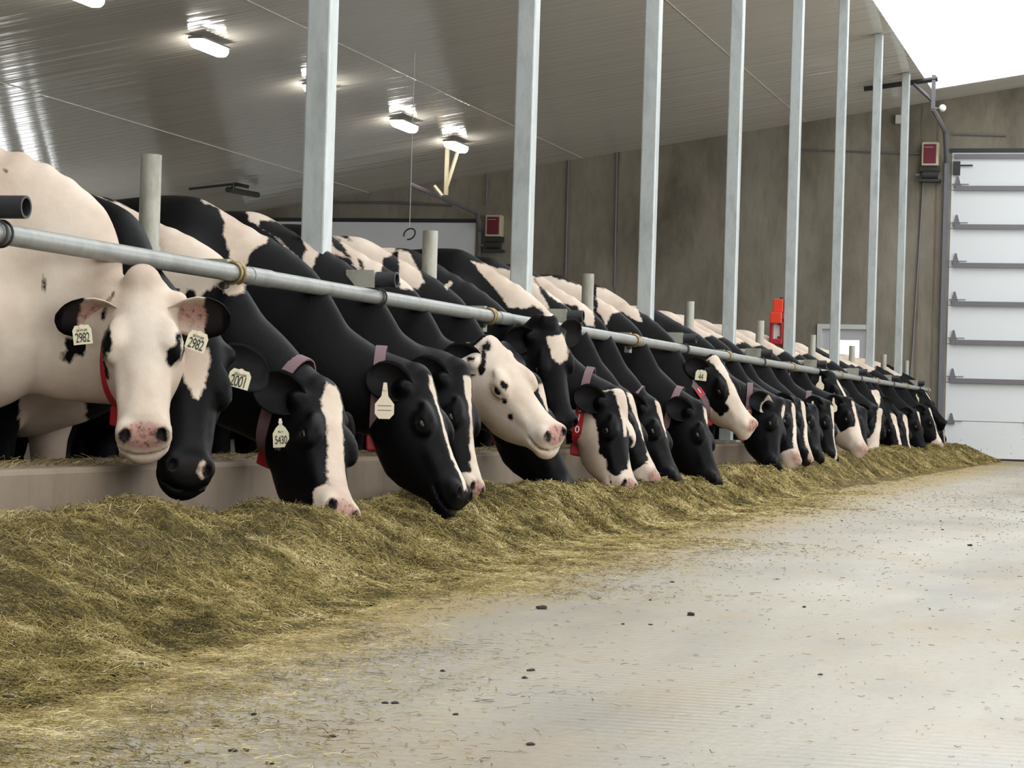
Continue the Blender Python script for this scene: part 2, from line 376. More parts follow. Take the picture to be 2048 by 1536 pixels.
# tracks beside the doors
def track(X, z_top, pts, label):
    t = thing('door_track', (X, YW - .05, 0))
    MB().box((X - .05, YW - .09, 0), (X + .0, YW - .0, z_top)).box((X - .07, YW - .02, 0), (X + .02, YW - .0, z_top)).build('vertical_track', M['strut'], t)
    MB().tube(pts, .035, 8).build('inclined_track', M['strut'], t)
    return tag(t, label, 'door track')
tR = track(DR[0] - .05, 4.3, [(DR[0] - .075, YW - .05, 4.3), tuple(at(1890, 262, 1, YW - .5)), tuple(at(1866, 217, 1, 31.2))], 'galvanized track of the tall door, bending up beside the maroon motor box on the right')
tL = track(DL[1] + .12, 3.25, [(DL[1] + .1, YW - .05, 3.25), (DL[1] + .1, YW - .3, 3.52), (DL[1] + .1, YW - 3.6, 3.62)], 'galvanized track of the white overhead door behind the cows')
def hanger(p, hgt, br, label, mat, bar=None):
    h = thing('track_hanger', p)
    MB().box((p[0] - .025, p[1] - .025, p[2]), (p[0] + .025, p[1] + .025, p[2] + hgt)).build('drop_angle', mat, h)
    MB().tube([(p[0], p[1], p[2] + .1), (p[0] + br[0], p[1] + br[1], p[2] + br[2])], .028, 4).build('brace', mat, h)
    if bar: MB().tube([bar[0], bar[1]], .034, 4).build('cross_bar', M['dark'], h)
    return tag(h, label, 'hanger')
pR = at(1866, 218, 1, 31.2)
hanger(pR, .46, tuple(at(1828, 168, 1, 31.2) - pR), 'steel angle hanger holding the tall door track below the light well', M['strut'], (at(1728, 178, 1, 31.2), at(1875, 158, 1, 31.2)))
pL = at(892, 390, 1, 30.6)
hanger(pL, zc(pL[0]) - pL[2], (.18, 0, zc(pL[0] + .18) - pL[2]), 'cream steel angle hanger of the left door track, under the farthest ceiling light', M['cream'])
MB().tube([at(868, 372, 1, 30.6), at(884, 392, 1, 30.6)], .03, 4).build('hook', M['cream'], bpy.data.objects['track_hanger.001'])
a, b = at(378, 378, 1, 30.0), at(470, 368, 1, 30.2)
tt = thing('door_track_end', tuple(a)); MB().tube([a, b], .02, 6).build('track_bar', M['dark'], tt)
MB().tube([at(456, 379, 1, 30.1), at(515, 390, 1, 31.4)], .045, 6).build('track_arm', M['dark'], tt); MB().tube([at(468, 366, 1, 30.2), at(466, 380, 1, 30.2)], .03, 6).build('bracket', M['dark'], tt)
MB().tube([b, at(497, 374, 1, 30.2)], .03, 6).build('bracket', M['dark'], tt)
tag(tt, 'dark end of a door track below the ceiling, left of the first square post', 'door track')
def motor_box(px, py, w, h, label):
    c = at(px, py, 1, YW); o = thing('door_motor_box', (c[0], YW - .1, c[2] - h / 2))
    MB().box((c[0] - w / 2, YW - .16, c[2] - h / 2), (c[0] + w / 2, YW, c[2] + h / 2)).build('enclosure', M['cream'], o, bevel=.01)
    MB().box((c[0] - w / 2 + .03, YW - .175, c[2] - h / 2 + .03), (c[0] + w / 2 - .03, YW - .158, c[2] + h / 2 - .03)).build('cover', M['maroon'], o, bevel=.005)
    MB().box((c[0] - w * .33, YW - .178, c[2] + h * .27), (c[0] + w * .2, YW - .174, c[2] + h * .29)).build('lettering_strip', M['cream'], o)
    z = c[2] - h / 2
    MB().tube([(c[0] - .10, YW - .14, z - .14), (c[0] + .12, YW - .14, z - .14)], .07, 14).box((c[0] - .15, YW - .2, z - .24), (c[0] + .16, YW - .02, z - .2)).build('motor', M['dark'], o, smooth=True)
    MB().box((c[0] - .15, YW - .10, z - .08), (c[0] + .14, YW, z)).build('bracket', M['dark'], o)
    MB().tube([(c[0] - .14, YW - .15, z - .14), (c[0] - .20, YW - .15, z - .14)], .02, 10).build('shaft', M['strut'], o)
    return tag(o, label, 'motor box')
motor_box(1862, 310, .24, .34, 'maroon fronted door motor box beside the tall white overhead door')
motor_box(992, 453, .25, .33, 'maroon fronted door motor box beside the overhead door behind the cows')
# man door with a bright window
d3 = thing('door_3', (DM[0], YW, 0)); struct(d3, 'grey personnel door with a bright square window')
x0, x1, h = DM
fr = MB().box((x0, YW - .03, -.1), (x0 + .07, YW + .1, h)).box((x1 - .07, YW - .03, -.1), (x1, YW + .1, h)).box((x0 + .07, YW - .028, h - .07), (x1 - .07, YW + .1, h - .001))
fr.build('door_frame', M['frame'], d3)
wx0, wx1, wz0, wz1 = -1.49, -1.16, 1.30, 1.70
lf = MB()
for a, b, c, e in ((x0 + .07, wx0, -.1, h - .07), (wx1, x1 - .07, -.1, h - .07), (wx0, wx1, -.1, wz0), (wx0, wx1, wz1, h - .07)):
    lf.box((a, YW + .02, c), (b, YW + .065, e))
lf.build('door_leaf', M['leaf'], d3)
MB().box((wx0, YW + .04, wz0), (wx1, YW + .046, wz1)).build('pane', M['glaze'], d3)
# conduits and small wall fittings
def conduit(pts, r, label, mat='strut'):
    return tag(MB().tube([at(x, y, 1, YW - .03) for x, y in pts], r, 8).build('conduit', M[mat], origin=None), label, 'conduit')
conduit([(1600, 300), (1798, 306), (1846, 308)], .012, 'thin horizontal conduit across the concrete wall, behind the far square posts')
conduit([(1848, 340), (1838, 500), (1826, 690), (1820, 760)], .014, 'thin vertical conduit down the wall below the right motor box')
conduit([(1905, 268), (2012, 271)], .014, 'short level conduit on the wall above the tall overhead door')
conduit([(1137, 312), (1131, 560)], .014, 'vertical conduit on the wall right of the second square post')
conduit([(1234, 296), (1229, 575)], .014, 'vertical conduit on the wall left of the third square post')
conduit([(975, 336), (972, 410)], .012, 'short vertical conduit above the left motor box')
conduit([(655, 405), (780, 405), (905, 411)], .02, 'pipe along the wall above the overhead door behind the cows')
for px, py, lab in ((1798, 240, 'small pale box on the wall beside the last square post'),):
    c = at(px, py, 1, YW); tag(MB().cbox((c[0], YW - .05, c[2]), (.09, .1, .13)).build('junction_box', M['frame'], bevel=.01), lab, 'box')
c = at(1885, 216, 1, 31.3); sp = thing('lamp_globe', tuple(c))
ring = [(c[0] + .048 * math.cos(q), c[1], c[2] + .048 * math.sin(q)) for q in np.linspace(0, 2 * math.pi, 17)[:-1]]
MB().tube([(c[0], c[1] - .05, c[2]), (c[0], c[1] - .04, c[2]), (c[0], c[1], c[2]), (c[0], c[1] + .04, c[2]), (c[0], c[1] + .05, c[2])], [.01, .035, .05, .035, .01], 14).build('globe', M['white'], sp, smooth=True)
MB().tube([(c[0] - .03, c[1], c[2] - .01), tuple(pR + np.array([0, 0, .02]))], .01, 6).build('arm', M['strut'], sp)
tag(sp, 'small white globe on the steel hanger above the right motor box', 'lamp')

# ------------------------------------------------------------------ posts, pipes and neck rail
PY = [8.78 + 3.135 * k for k in range(8)]; QY = [7.17 + 3.125 * k for k in range(8)] + [31.75]
ORD = ['first', 'second', 'third', 'fourth', 'fifth', 'sixth', 'seventh', 'eighth', 'ninth']
hint = ['widest one, nearest the camera', 'right of the hanging wire and left motor box', 'standing before bare grey wall', 'just left of the orange unit', 'with the orange unit at its left', 'just left of the bright door window', 'just right of the bright door window', 'narrowest, nearest the right motor box']
PX = -.27
for k, y in enumerate(PY):
    zt = zc(PX) - .012
    p = thing('steel_post', (PX, y, ZCF))
    MB().box((PX - .051, y - .051, -.1), (PX + .051, y + .051, zt)).build('shaft', M['post'], p, bevel=.008)
    MB().box((PX - .1, y - .1, .327), (PX + .1, y + .1, .34)).build('base_plate', M['post'], p)
    MB().box((PX - .056, y - .056, zt - .02), (PX + .056, y + .056, zt - .012)).build('cap_plate', M['post'], p)
    tag(p, '%s galvanized square post along the curb, %s' % (ORD[k], hint[k]), 'post', 'square steel posts along the curb')
pn = ['between the white-faced cow and the first square post', 'left of the second square post', 'left of the third square post', 'left of the fourth square post', 'left of the orange unit', 'left of the sixth square post', 'in front of the bright door window', 'left of the last square post', 'at the far end of the rail']
for k, y in enumerate(QY):
    p = thing('pipe_post', (PX, y, ZCF))
    MB().hollow((PX, y, .3), (PX, y, 1.37), .0365, .031, 20).build('pipe', M['pipe'], p, smooth=True)
    MB().tube([(PX, y, 1.0), (PX, y, 1.055)], .043, 18).build('collar_ring', M['pipe'], p, smooth=True)
    tag(p, 'short round pipe post above the rail, %s' % pn[k], 'post', 'short pipe posts above the rail')
RZ = .975
rail = thing('neck_rail', (0, 4.0, RZ))
ys = [3.0] + [QY[k] + .3 for k in range(0, 9, 1)]
ys = [3.0] + [q + .34 for q in QY[:-1]] + [32.25]
for a, b in zip(ys[:-1], ys[1:]):
    MB().tube([(0, a, RZ), (0, b, RZ)], .030, 20).build('rail_pipe', M['rail'], rail, smooth=True)
for y in ys[1:-1]:
    MB().tube([(0, y - .10, RZ), (0, y + .10, RZ)], .0325, 20).build('coupling', M['rail'], rail, smooth=True)
def ubolt(y, par, z=RZ, mat='brass', r=.036):
    pts = [(r * math.cos(q), y, z + r * math.sin(q)) for q in np.linspace(0, 2 * math.pi, 25)[:-1]]
    MB().tube(pts, .006 if mat == 'brass' else .0042, 8, closed=True).build('u_bolt', M[mat], par, smooth=True)
for y in QY:                                 # clamp plate and twin U-bolts at every pipe post
    c = MB().box((-.27, y - .02 + .12, RZ + .018), (-.02, y + .02 + .12, RZ + .048)).box((-.05, y + .085, RZ - .075), (-.02, y + .15, RZ - .038)).build('clamp_plate', M['pipe'], rail)
    ubolt(y + .10, c); ubolt(y + .135, c)
    MB().box((PX + .03, y - .03, RZ - .09), (PX + .10, y + .05, RZ - .06)).build('bolt_block', M['dark'], c)
    MB().tube([(-.02, y + .06, RZ - .045), (-.02, y + .10, RZ - .045)], .012, 8).build('nut', M['dark'], c)
for y in [5.62] + PY:                        # stub pipes from every square post out over the rail
    z = RZ + .072
    c = MB().hollow((PX + .05, y, z), (.02, y, z), .031, .026, 18).build('stub_pipe', M['pipe'], rail, smooth=True)
    MB().hollow((.0, y, z), (.085, y, z), .032, .025, 18).build('end_sleeve', M['black'], c, smooth=True)
    MB().box((-.12, y - .045, z - .036), (-.0, y - .03, z + .036)).build('side_plate', M['pipe'], c)
    ubolt(y - .01, c, RZ, 'dark'); ubolt(y + .02, c, RZ, 'dark')
tag(rail, 'long galvanized neck rail running above the curb past all the cows', 'rail')

# ------------------------------------------------------------------ ceiling lights
LY = [18.65, 21.55, 24.75, 27.85, 30.1]
lab = ['the one cut by the top edge of the picture', 'largest one wholly in view, left of the first square post', 'mostly hidden behind the first square post', 'the one near the hanging wire', 'nearest the far wall, above the cream hanger']
for k, y in enumerate(LY):
    x = -6.36; z = zc(x); z -= .03; f = thing('ceiling_light', (x, y, z))
    MB().box((x - .09, y - .36, z - .035), (x + .09, y + .36, z - .008)).build('housing', M['fixture'], f, bevel=.015); MB().tube([(x, y - .2, z - .02), (x, y - .2, z + .028)], .008, 6).tube([(x, y + .2, z - .02), (x, y + .2, z + .028)], .008, 6).build('suspension_rod', M['fixture'], f)
    prof = [(-.085, 0), (-.08, -.05), (-.05, -.085), (.05, -.085), (.08, -.05), (.085, 0)]
    MB().prism(prof, (x, y - .33, z - .034), (1, 0, 0), (0, 0, 1), (0, .66, 0)).build('lens', M['led'], f, bevel=.02)
    tag(f, 'bright oblong ceiling light, %s' % lab[k], 'light', 'ceiling lights over the cows')
# hanging wire with a loop
yw = 24.0; p0 = at(826, 82, 1, yw); p1 = at(819, 458, 1, yw)
hw = thing('hanging_wire', tuple(p1))
pt = np.array(p1); ptop = np.array([p1[0], yw, zc(p1[0])])
MB().tube([ptop, pt], .004, 6).build('cord', M['frame'], hw)
lp = [at(819 + 11 * math.cos(q) + 3 * math.sin(q), 468 - 11 * math.sin(q), 1, yw) for q in np.linspace(math.pi * 1.15, -math.pi * .55, 20)]
MB().tube(lp, .009, 6).build('loop', M['black'], hw)
tag(hw, 'thin wire hanging from the ceiling with a black loop at its end', 'wire')
# orange unit fixed beside the fifth post
oc = thing('livestock_brush_mount', (PX - .12, PY[4] + .12, 1.2))
yy = PY[4] + .0
def opx(x, y): return at(x, y, 1, yy)
def obox(xa, ya, xb, yb, d, name, mat, par=oc, off=0, bev=.01):
    a, b = opx(xa, ya), opx(xb, yb)
    return MB().box((min(a[0], b[0]), yy - d / 2 + off, min(a[2], b[2])), (max(a[0], b[0]), yy + d / 2 + off, max(a[2], b[2]))).build(name, M[mat], par, bevel=bev)
obox(1548, 598, 1568, 626, .12, 'motor_head', 'orange'); obox(1543, 625, 1566, 648, .18, 'housing', 'orange')
obox(1541, 646, 1547, 690, .10, 'side_bar', 'red'); obox(1562, 646, 1567, 690, .10, 'side_bar', 'red'); obox(1541, 678, 1566, 690, .14, 'lower_bar', 'red')
pl = obox(1546, 647, 1563, 680, .05, 'panel', 'frame'); obox(1556, 647, 1560, 650, .02, 'latch', 'black', pl, -.03, 0); obox(1556, 673, 1560, 677, .02, 'latch', 'black', pl, -.03, 0)
q0, q1 = opx(1556, 612), opx(1560, 640); MB().tube([q0, (PX - .045, yy, q0[2])], .018, 8).tube([q1, (PX - .045, yy, q1[2])], .018, 8).build('mount_arm', M['dark'], oc); obox(1560, 594, 1566, 600, .05, 'cap', 'dark')
tag(oc, 'orange-red metal unit with a pale panel fixed at the fifth square post', 'machine')
# ------------------------------------------------------------------ cows
def smin(a, b, k):
    h = np.clip(.5 + .5 * (b - a) / k, 0, 1); return b + (a - b) * h - k * h * (1 - h)
class Field:
    """A signed distance field on a grid; shapes are blended in and the zero surface becomes one skin."""
    def __init__(s, lo, hi, vox):
        s.lo = np.array(lo, float); s.vx = vox; s.n = np.ceil((np.array(hi) - s.lo) / vox).astype(int) + 1
        s.D = np.full(s.n, .3, np.float32); s.ax = [(s.lo[i] + vox * np.arange(s.n[i])).astype(np.float32) for i in range(3)]
    def win(s, lo, hi):
        a = np.clip(np.floor((np.array(lo) - s.lo) / s.vx).astype(int), 0, s.n); b = np.clip(np.ceil((np.array(hi) - s.lo) / s.vx).astype(int) + 1, 0, s.n)
        sl = tuple(slice(p, q) for p, q in zip(a, b)); return sl, (s.ax[0][sl[0]][:, None, None], s.ax[1][sl[1]][None, :, None], s.ax[2][sl[2]][None, None, :])
    def merge(s, sl, d, k, sub=False):
        if s.D[sl].size == 0: return
        s.D[sl] = -smin(-s.D[sl], d, k) if sub else smin(s.D[sl], d, k)
    def ell(s, c, R, r, k=.05, sub=False):     # R rows = axes
        c = np.array(c, float); r = np.array(r, float); R = np.array(R, float); ext = np.sqrt(((R * r[:, None]) ** 2).sum(0)) + k + 2 * s.vx
        sl, (x, y, z) = s.win(c - ext, c + ext); x, y, z = x - c[0], y - c[1], z - c[2]
        q = [R[i, 0] * x + R[i, 1] * y + R[i, 2] * z for i in range(3)]
        k0 = np.sqrt(sum((q[i] / r[i]) ** 2 for i in range(3))); k1 = np.sqrt(sum((q[i] / r[i] ** 2) ** 2 for i in range(3)))
        s.merge(sl, (k0 * (k0 - 1) / (k1 + 1e-6)).astype(np.float32), k, sub)
    def cap(s, a, b, ra, rb, k=.05):
        a, b = np.array(a, float), np.array(b, float); m = max(ra, rb) + k + 2 * s.vx
        sl, (x, y, z) = s.win(np.minimum(a, b) - m, np.maximum(a, b) + m); d = b - a; L2 = d @ d
        t = np.clip(((x - a[0]) * d[0] + (y - a[1]) * d[1] + (z - a[2]) * d[2]) / L2, 0, 1)
        q = np.sqrt((x - a[0] - t * d[0]) ** 2 + (y - a[1] - t * d[1]) ** 2 + (z - a[2] - t * d[2]) ** 2)
        s.merge(sl, (q - (ra + (rb - ra) * t)).astype(np.float32), k)
    def sample(s, p):
        i = np.clip(np.round((np.array(p) - s.lo) / s.vx).astype(int), 0, s.n - 1); return s.D[tuple(i)]
    def mesh(s):
        g = openvdb.FloatGrid(.3); g.copyFromArray(s.D); P, T, Q = g.convertToPolygons(isovalue=0.0, adaptivity=0.0)
        return P * s.vx + s.lo, Q[:, ::-1]
HU = np.array([-.075, -.05, -.02, .03, .08, .14, .20, .26, .32, .38, .43, .475, .505, .525])
HT = np.array([-.06, -.022, .000, .008, .006, .002, -.008, -.020, -.028, -.030, -.028, -.040, -.064, -.110])
HB = np.array([-.10, -.15, -.195, -.245, -.275, -.292, -.295, -.295, -.272, -.232, -.194, -.174, -.165, -.140])
HW = np.array([.030, .062, .084, .101, .109, .114, .112, .096, .081, .075, .080, .084, .074, .034])
def head_field(fd, O, A):                      # O poll, A rows = (forward u, side v, up w)
    c = [O + A[0] * u + A[2] * w + A[1] * v for u in (-.1, .54) for w in (.05, -.27) for v in (-.14, .14)]
    sl, (x, y, z) = fd.win(np.min(c, 0) - .06, np.max(c, 0) + .06); x, y, z = x - O[0], y - O[1], z - O[2]
    u, v, w = [A[i, 0] * x + A[i, 1] * y + A[i, 2] * z for i in range(3)]
    uc = np.clip(u, HU[0], HU[-1]); t = np.interp(uc, HU, HT); b = np.interp(uc, HU, HB); hw = np.interp(uc, HU, HW)
    cw, hh = (t + b) / 2, (t - b) / 2; q = np.clip((w - cw) / hh, -1.2, 1.2)
    tap = 1 - .34 * np.clip(-q, 0, 1) ** 1.5 * np.clip((.46 - uc) / .15, 0, 1) - .12 * np.clip(q, 0, 1) ** 2
    n = 2.5
    rr = (np.abs(v / (hw * tap)) ** n + np.abs((w - cw) / hh) ** n) ** (1 / n)
    d = (rr - 1) * np.minimum(hw * tap, hh); du = np.abs(u - uc)
    d = np.where(du > 0, np.sqrt(np.maximum(d, 0) ** 2 + du ** 2) + np.minimum(d, 0) * 0 , d)
    fd.merge(sl, d.astype(np.float32), .045)
    H = lambda p: O + A[0] * p[0] + A[1] * p[1] + A[2] * p[2]
    fd.ell(H((-.025, 0, -.010)), A, (.045, .05, .036), .03)
    for s in (-1, 1):
        fd.ell(H((.195, s * .095, -.048)), A, (.052, .025, .036), .022)          # brow and eye socket
        fd.ell(H((.165, s * .078, -.016)), A, (.05, .024, .013), .025)
        fd.ell(H((.200, s * .118, -.053)), A, (.020, .012, .013), .012, True)
        fd.ell(H((.13, s * .074, -.175)), A, (.095, .03, .085), .03)               # jaw muscle
        fd.ell(H((.30, s * .062, -.085)), A, (.09, .016, .022), .025)             # cheek ridge
        fd.ell(H((.470, s * .052, -.062)), A, (.036, .030, .028), .02)            # nostril wing
        if fd.vx < .0125: fd.ell(H((.487, s * .052, -.052)), A, (.018, .013, .018), .008, True)
        if fd.vx < .0125:
            fd.ell(H((.196, s * .111, -.036)), A, (.030, .010, .007), .008); fd.ell(H((.203, s * .112, -.069)), A, (.026, .009, .006), .008)
        fd.ell(H((.03, s * .10, -.055)), A, (.03, .035, .028), .03)               # ear root
    fd.ell(H((.495, 0, -.150)), A, (.040, .055, .034), .02)
    if fd.vx < .0125: fd.ell(H((.480, 0, -.118)), A, (.075, .11, .006), .010, True)                 # mouth line
def ear_mesh(O, A, s, e, n, L=.20, W=.074, world=False, c_droop=.012, eu=.045):
    if world: e, n = np.array(e, float), np.array(n, float)
    else: e = A.T @ (np.array(e) * [1, s, 1]); n = A.T @ (np.array(n) * [1, s, 1])
    e = e / np.linalg.norm(e); n = n - e * (n @ e); n /= np.linalg.norm(n)
    c = np.cross(e, n); b = O + A[0] * eu + A[1] * s * .092 + A[2] * -.055
    S = np.linspace(0, 1, 23); Wd = np.interp(S, [0, .12, .3, .5, .68, .82, .93, 1], [.36, .55, .88, 1.05, 1.02, .88, .64, .22]) * W
    T = np.linspace(-1, 1, 11); V = []; sk = []
    for lay in (0, 1):
        for si, sv in enumerate(S):
            for t in T:
                cup = (t * t - .8) * Wd[si] * (.60 - .38 * sv)
                V.append(b + e * (sv * L - .03) + c * t * Wd[si] + n * (cup - (.011 * (1 - .5 * abs(t)) if lay else 0)) - np.array([0, 0, c_droop]) * sv ** 2)
                sk.append(max(0, 1 - t * t * 1.5) * (.2 < sv < .88) if lay == 0 else 0.)
    k, m = len(S), len(T); Fq = []
    for lay in (0, 1):
        for i in range(k - 1):
            for j in range(m - 1):
                q = (lay * k * m + i * m + j, lay * k * m + i * m + j + 1, lay * k * m + (i + 1) * m + j + 1, lay * k * m + (i + 1) * m + j)
                Fq.append(q if lay == 0 else q[::-1])
    for i in range(k - 1):
        for j in (0, m - 1):
            q = (i * m + j, (i + 1) * m + j, k * m + (i + 1) * m + j, k * m + i * m + j); Fq.append(q if j == 0 else q[::-1])
    for i in (0, k - 1):
        for j in range(m - 1):
            q = (i * m + j, i * m + j + 1, k * m + i * m + j + 1, k * m + i * m + j); Fq.append(q[::-1] if i == 0 else q)
    return np.array(V), np.array(Fq), np.array(sk), b, e, n
def poly_sdf(P, poly):
    d = np.full(len(P), 1e18); ins = np.zeros(len(P), bool); m = len(poly)
    for i in range(m):
        a, b = np.array(poly[i], float), np.array(poly[(i + 1) % m], float); e = b - a; q = P - a
        t = np.clip((q @ e) / (e @ e + 1e-9), 0, 1); r = q - t[:, None] * e; d = np.minimum(d, (r * r).sum(1))
        cr = ((a[1] <= P[:, 1]) != (b[1] <= P[:, 1])); xi = a[0] + (P[:, 1] - a[1]) / (b[1] - a[1] + 1e-12) * e[0]; ins ^= cr & (P[:, 0] < xi)
    d = np.sqrt(d); return np.where(ins, -d, d)

def cow(c):
    """One cow: skin in one piece with ears, eyes, tags and collar as its parts."""
    px, py, Xp = c['poll']; nx, ny = c['nose']; L = c.get('L', .52)
    poll = at(px, py, 0, Xp); r = ray(nx, ny); r /= np.linalg.norm(r); q = CAM - poll; bq = q @ r; disc = bq * bq - (q @ q - L * L)
    nose = CAM + r * (-bq + c.get('side', -1) * math.sqrt(max(disc, 0)))
    A0 = (nose - poll) / np.linalg.norm(nose - poll); hint = np.array(c.get('hint', (1, -.05, .45)), float)
    A2 = hint - A0 * (hint @ A0); A2 /= np.linalg.norm(A2); A1 = np.cross(A2, A0); A = np.stack([A0, A1, A2])
    poll = poll - A2 * .0
    base = np.array([c.get('Xw', -.56), c.get('Y', poll[1]), ZCF]); yaw = math.radians(c.get('yaw', 0)); cy, sy = math.cos(yaw), math.sin(yaw)
    R = np.array([[cy, sy, 0], [-sy, cy, 0], [0, 0, 1.]]); hs = c.get('size', 1.0)
    B = lambda x, y, z: np.array([x * cy - y * sy, x * sy + y * cy, z]) * np.array([1, 1, hs])
    O = poll - base; vox = c['vox']
    lo = np.minimum(np.min([B(x, y, 0) for x in (-1.75, .5) for y in (-.42, .42)], 0), O - .42); hi = np.maximum(np.max([B(x, y, 1.5) for x in (-1.75, .5) for y in (-.42, .42)], 0), O + .42)
    lo[2] = -.03; hi[2] = max(hi[2], O[2] + .15)
    fd = Field(lo, hi, vox)
    fd.ell(B(-.78, 0, .93), R, (.74, .315, .43), .05); fd.ell(B(-.70, 0, .78), R, (.52, .30, .31), .08)
    fd.ell(B(-.08, 0, .97), R, (.40, .24, .42), .10); fd.ell(B(-1.30, 0, 1.14), R, (.36, .25, .28), .08)
    fd.cap(B(.0, 0, 1.345), B(-.55, 0, 1.335), .07, .075, .09); fd.cap(B(-.55, 0, 1.335), B(-1.5, 0, 1.37), .075, .07, .08)
    fd.ell(B(-.08, 0, 1.28), R, (.32, .11, .11), .12)
    fd.ell(B(.17, 0, .82), R, (.17, .15, .19), .10)                                # brisket
    for s in (-1, 1):
        fd.cap(B(-1.12, s * .20, 1.30), B(-1.2, s * .18, 1.28), .06, .05, .10); fd.cap(B(-1.6, s * .12, 1.24), B(-1.5, s * .14, 1.22), .06, .08, .06)
        Rs = R
        fd.ell(B(.02, s * .175, 1.0), Rs, (.19, .09, .27), .10); fd.ell(B(.13, s * .19, .86), Rs, (.13, .08, .14), .07)
        fd.cap(B(.06, s * .19, .86), B(-.06, s * .185, .62), .115, .085, .06); fd.cap(B(-.06, s * .185, .62), B(-.05, s * .18, .40), .075, .052, .04)
        fd.ell(B(-.045, s * .18, .38), R, (.055, .055, .065), .03); fd.cap(B(-.05, s * .18, .38), B(-.07, s * .18, .13), .045, .04, .03)
        fd.cap(B(-.07, s * .18, .12), B(-.05, s * .18, .05), .048, .055, .03); fd.ell(B(-.04, s * .18, .03), R, (.075, .058, .05), .02)
        fd.cap(B(-1.34, s * .18, 1.02), B(-1.15, s * .21, .74), .20, .13, .08); fd.cap(B(-1.15, s * .20, .74), B(-1.50, s * .18, .54), .12, .062, .06)
        fd.cap(B(-1.51, s * .18, .56), B(-1.46, s * .18, .14), .058, .042, .04); fd.cap(B(-1.46, s * .18, .13), B(-1.42, s * .18, .05), .048, .055, .03)
        fd.ell(B(-1.405, s * .18, .03), R, (.075, .058, .05), .02)
    fd.ell(B(-1.18, 0, .60), R, (.24, .19, .17), .08)                              # udder
    fd.cap(B(-1.62, 0, 1.28), B(-1.70, 0, 1.0), .035, .022, .04); fd.cap(B(-1.70, 0, 1.0), B(-1.69, 0, .52), .022, .018, .02); fd.ell(B(-1.69, 0, .46), R, (.035, .035, .12), .04)
    # neck: a string of ellipsoids from the shoulders to the back of the head
    P0 = B(.06, 0, c.get('p0z', 1.035)); p3 = c.get('p3', (.0, -.115)); P3 = O + A2 * p3[1] + A0 * p3[0]; v03 = (P3 - P0) / np.linalg.norm(P3 - P0)
    pmx, pmz = c.get('pm', (-.02, .875)); Pm = np.array([pmx - base[0], P3[1] * .45, pmz - ZCF - .22]); hm = .2
    Pm[1] += c.get('pmy', 0.)
    Ta, Tb, Tc = (Pm - P0) * .6 + np.array([.34, 0, .14]), (P3 - P0) * .55, (P3 - Pm) * 1.1 + A2 * .1
    ring = []
    for t in np.linspace(0, 1, 25):
        q_ = t * 2 if t < .5 else t * 2 - 1; a_, b_, m0, m1 = (P0, Pm, Ta, Tb) if t < .5 else (Pm, P3, Tb, Tc)
        C = a_ * (2 * q_ ** 3 - 3 * q_ ** 2 + 1) + m0 * (q_ ** 3 - 2 * q_ ** 2 + q_) + b_ * (3 * q_ ** 2 - 2 * q_ ** 3) + m1 * (q_ ** 3 - q_ ** 2)
        T = a_ * (6 * q_ ** 2 - 6 * q_) + m0 * (3 * q_ ** 2 - 4 * q_ + 1) + b_ * (6 * q_ - 6 * q_ ** 2) + m1 * (3 * q_ ** 2 - 2 * q_); T /= np.linalg.norm(T)
        S = np.cross(np.array([0, 0, 1.]), T); S /= np.linalg.norm(S) + 1e-9
        S = S * (1 - t * t) + A1 * t * t; S -= T * (S @ T); S /= np.linalg.norm(S); U = np.cross(T, S)
        hgt = np.interp(t, [0, .25, .5, .75, 1], [.325, .30, .20, .16, .13]) * (1 + (c.get('nh', 1) - 1) * (1 - t)); wid = np.interp(t, [0, .35, .7, 1], [.155, .12, .098, .09])
        fd.ell(C, np.stack([T, S, U]), (.13, wid, hgt), .03); ring.append((C, T, S, U, wid, hgt))
    head_field(fd, O, A)
    P, Q = fd.mesh(); nb = len(P); skin = np.zeros(nb); V = [P]; Fs = [Q]; off = nb; ears = []
    ev = c.get('ear', [(-.10, .85, -.5), (.45, .1, .8)])
    earsk = []
    for s in (-1, 1):
        wk = c.get('earw', None if 'ear' in c else [(-.64, -.42, .42), (.45, -.85, .1)]) if s < 0 else c.get('earw_l'); ee, nn = wk if wk else ev
        v, f, sk, b, e, n = ear_mesh(O, A, s, ee, nn, world=bool(wk), eu=c.get('eu', .045)); V.append(v); Fs.append(f + off); off += len(v); earsk.append(sk); ears.append((b, e, n))
    W = np.concatenate(V); FF = np.concatenate(Fs); NV = len(W)
    # coat: positive is white, negative is black (metres from the patch edge)
    hl = (W - O) @ A.T; u, vv, ww = hl.T; bl = (W * np.array([1, 1, 1 / hs])) @ R.T; inhead = (u > -.045) & (np.abs(vv) < .17) & (ww > -.28) & (ww < .07) & (u < .6)
    inhead[:nb] &= ~((u[:nb] < .02) & (ww[:nb] < -.14)); isear = np.arange(NV) >= nb
    s = np.full(NV, .3 if c.get('base') == 'white' else -.3); pp = proj(W + base); sc = F / np.linalg.norm(poll - CAM)
    s[inhead | isear] = .3 if c.get('face', c.get('base')) == 'white' else -.3
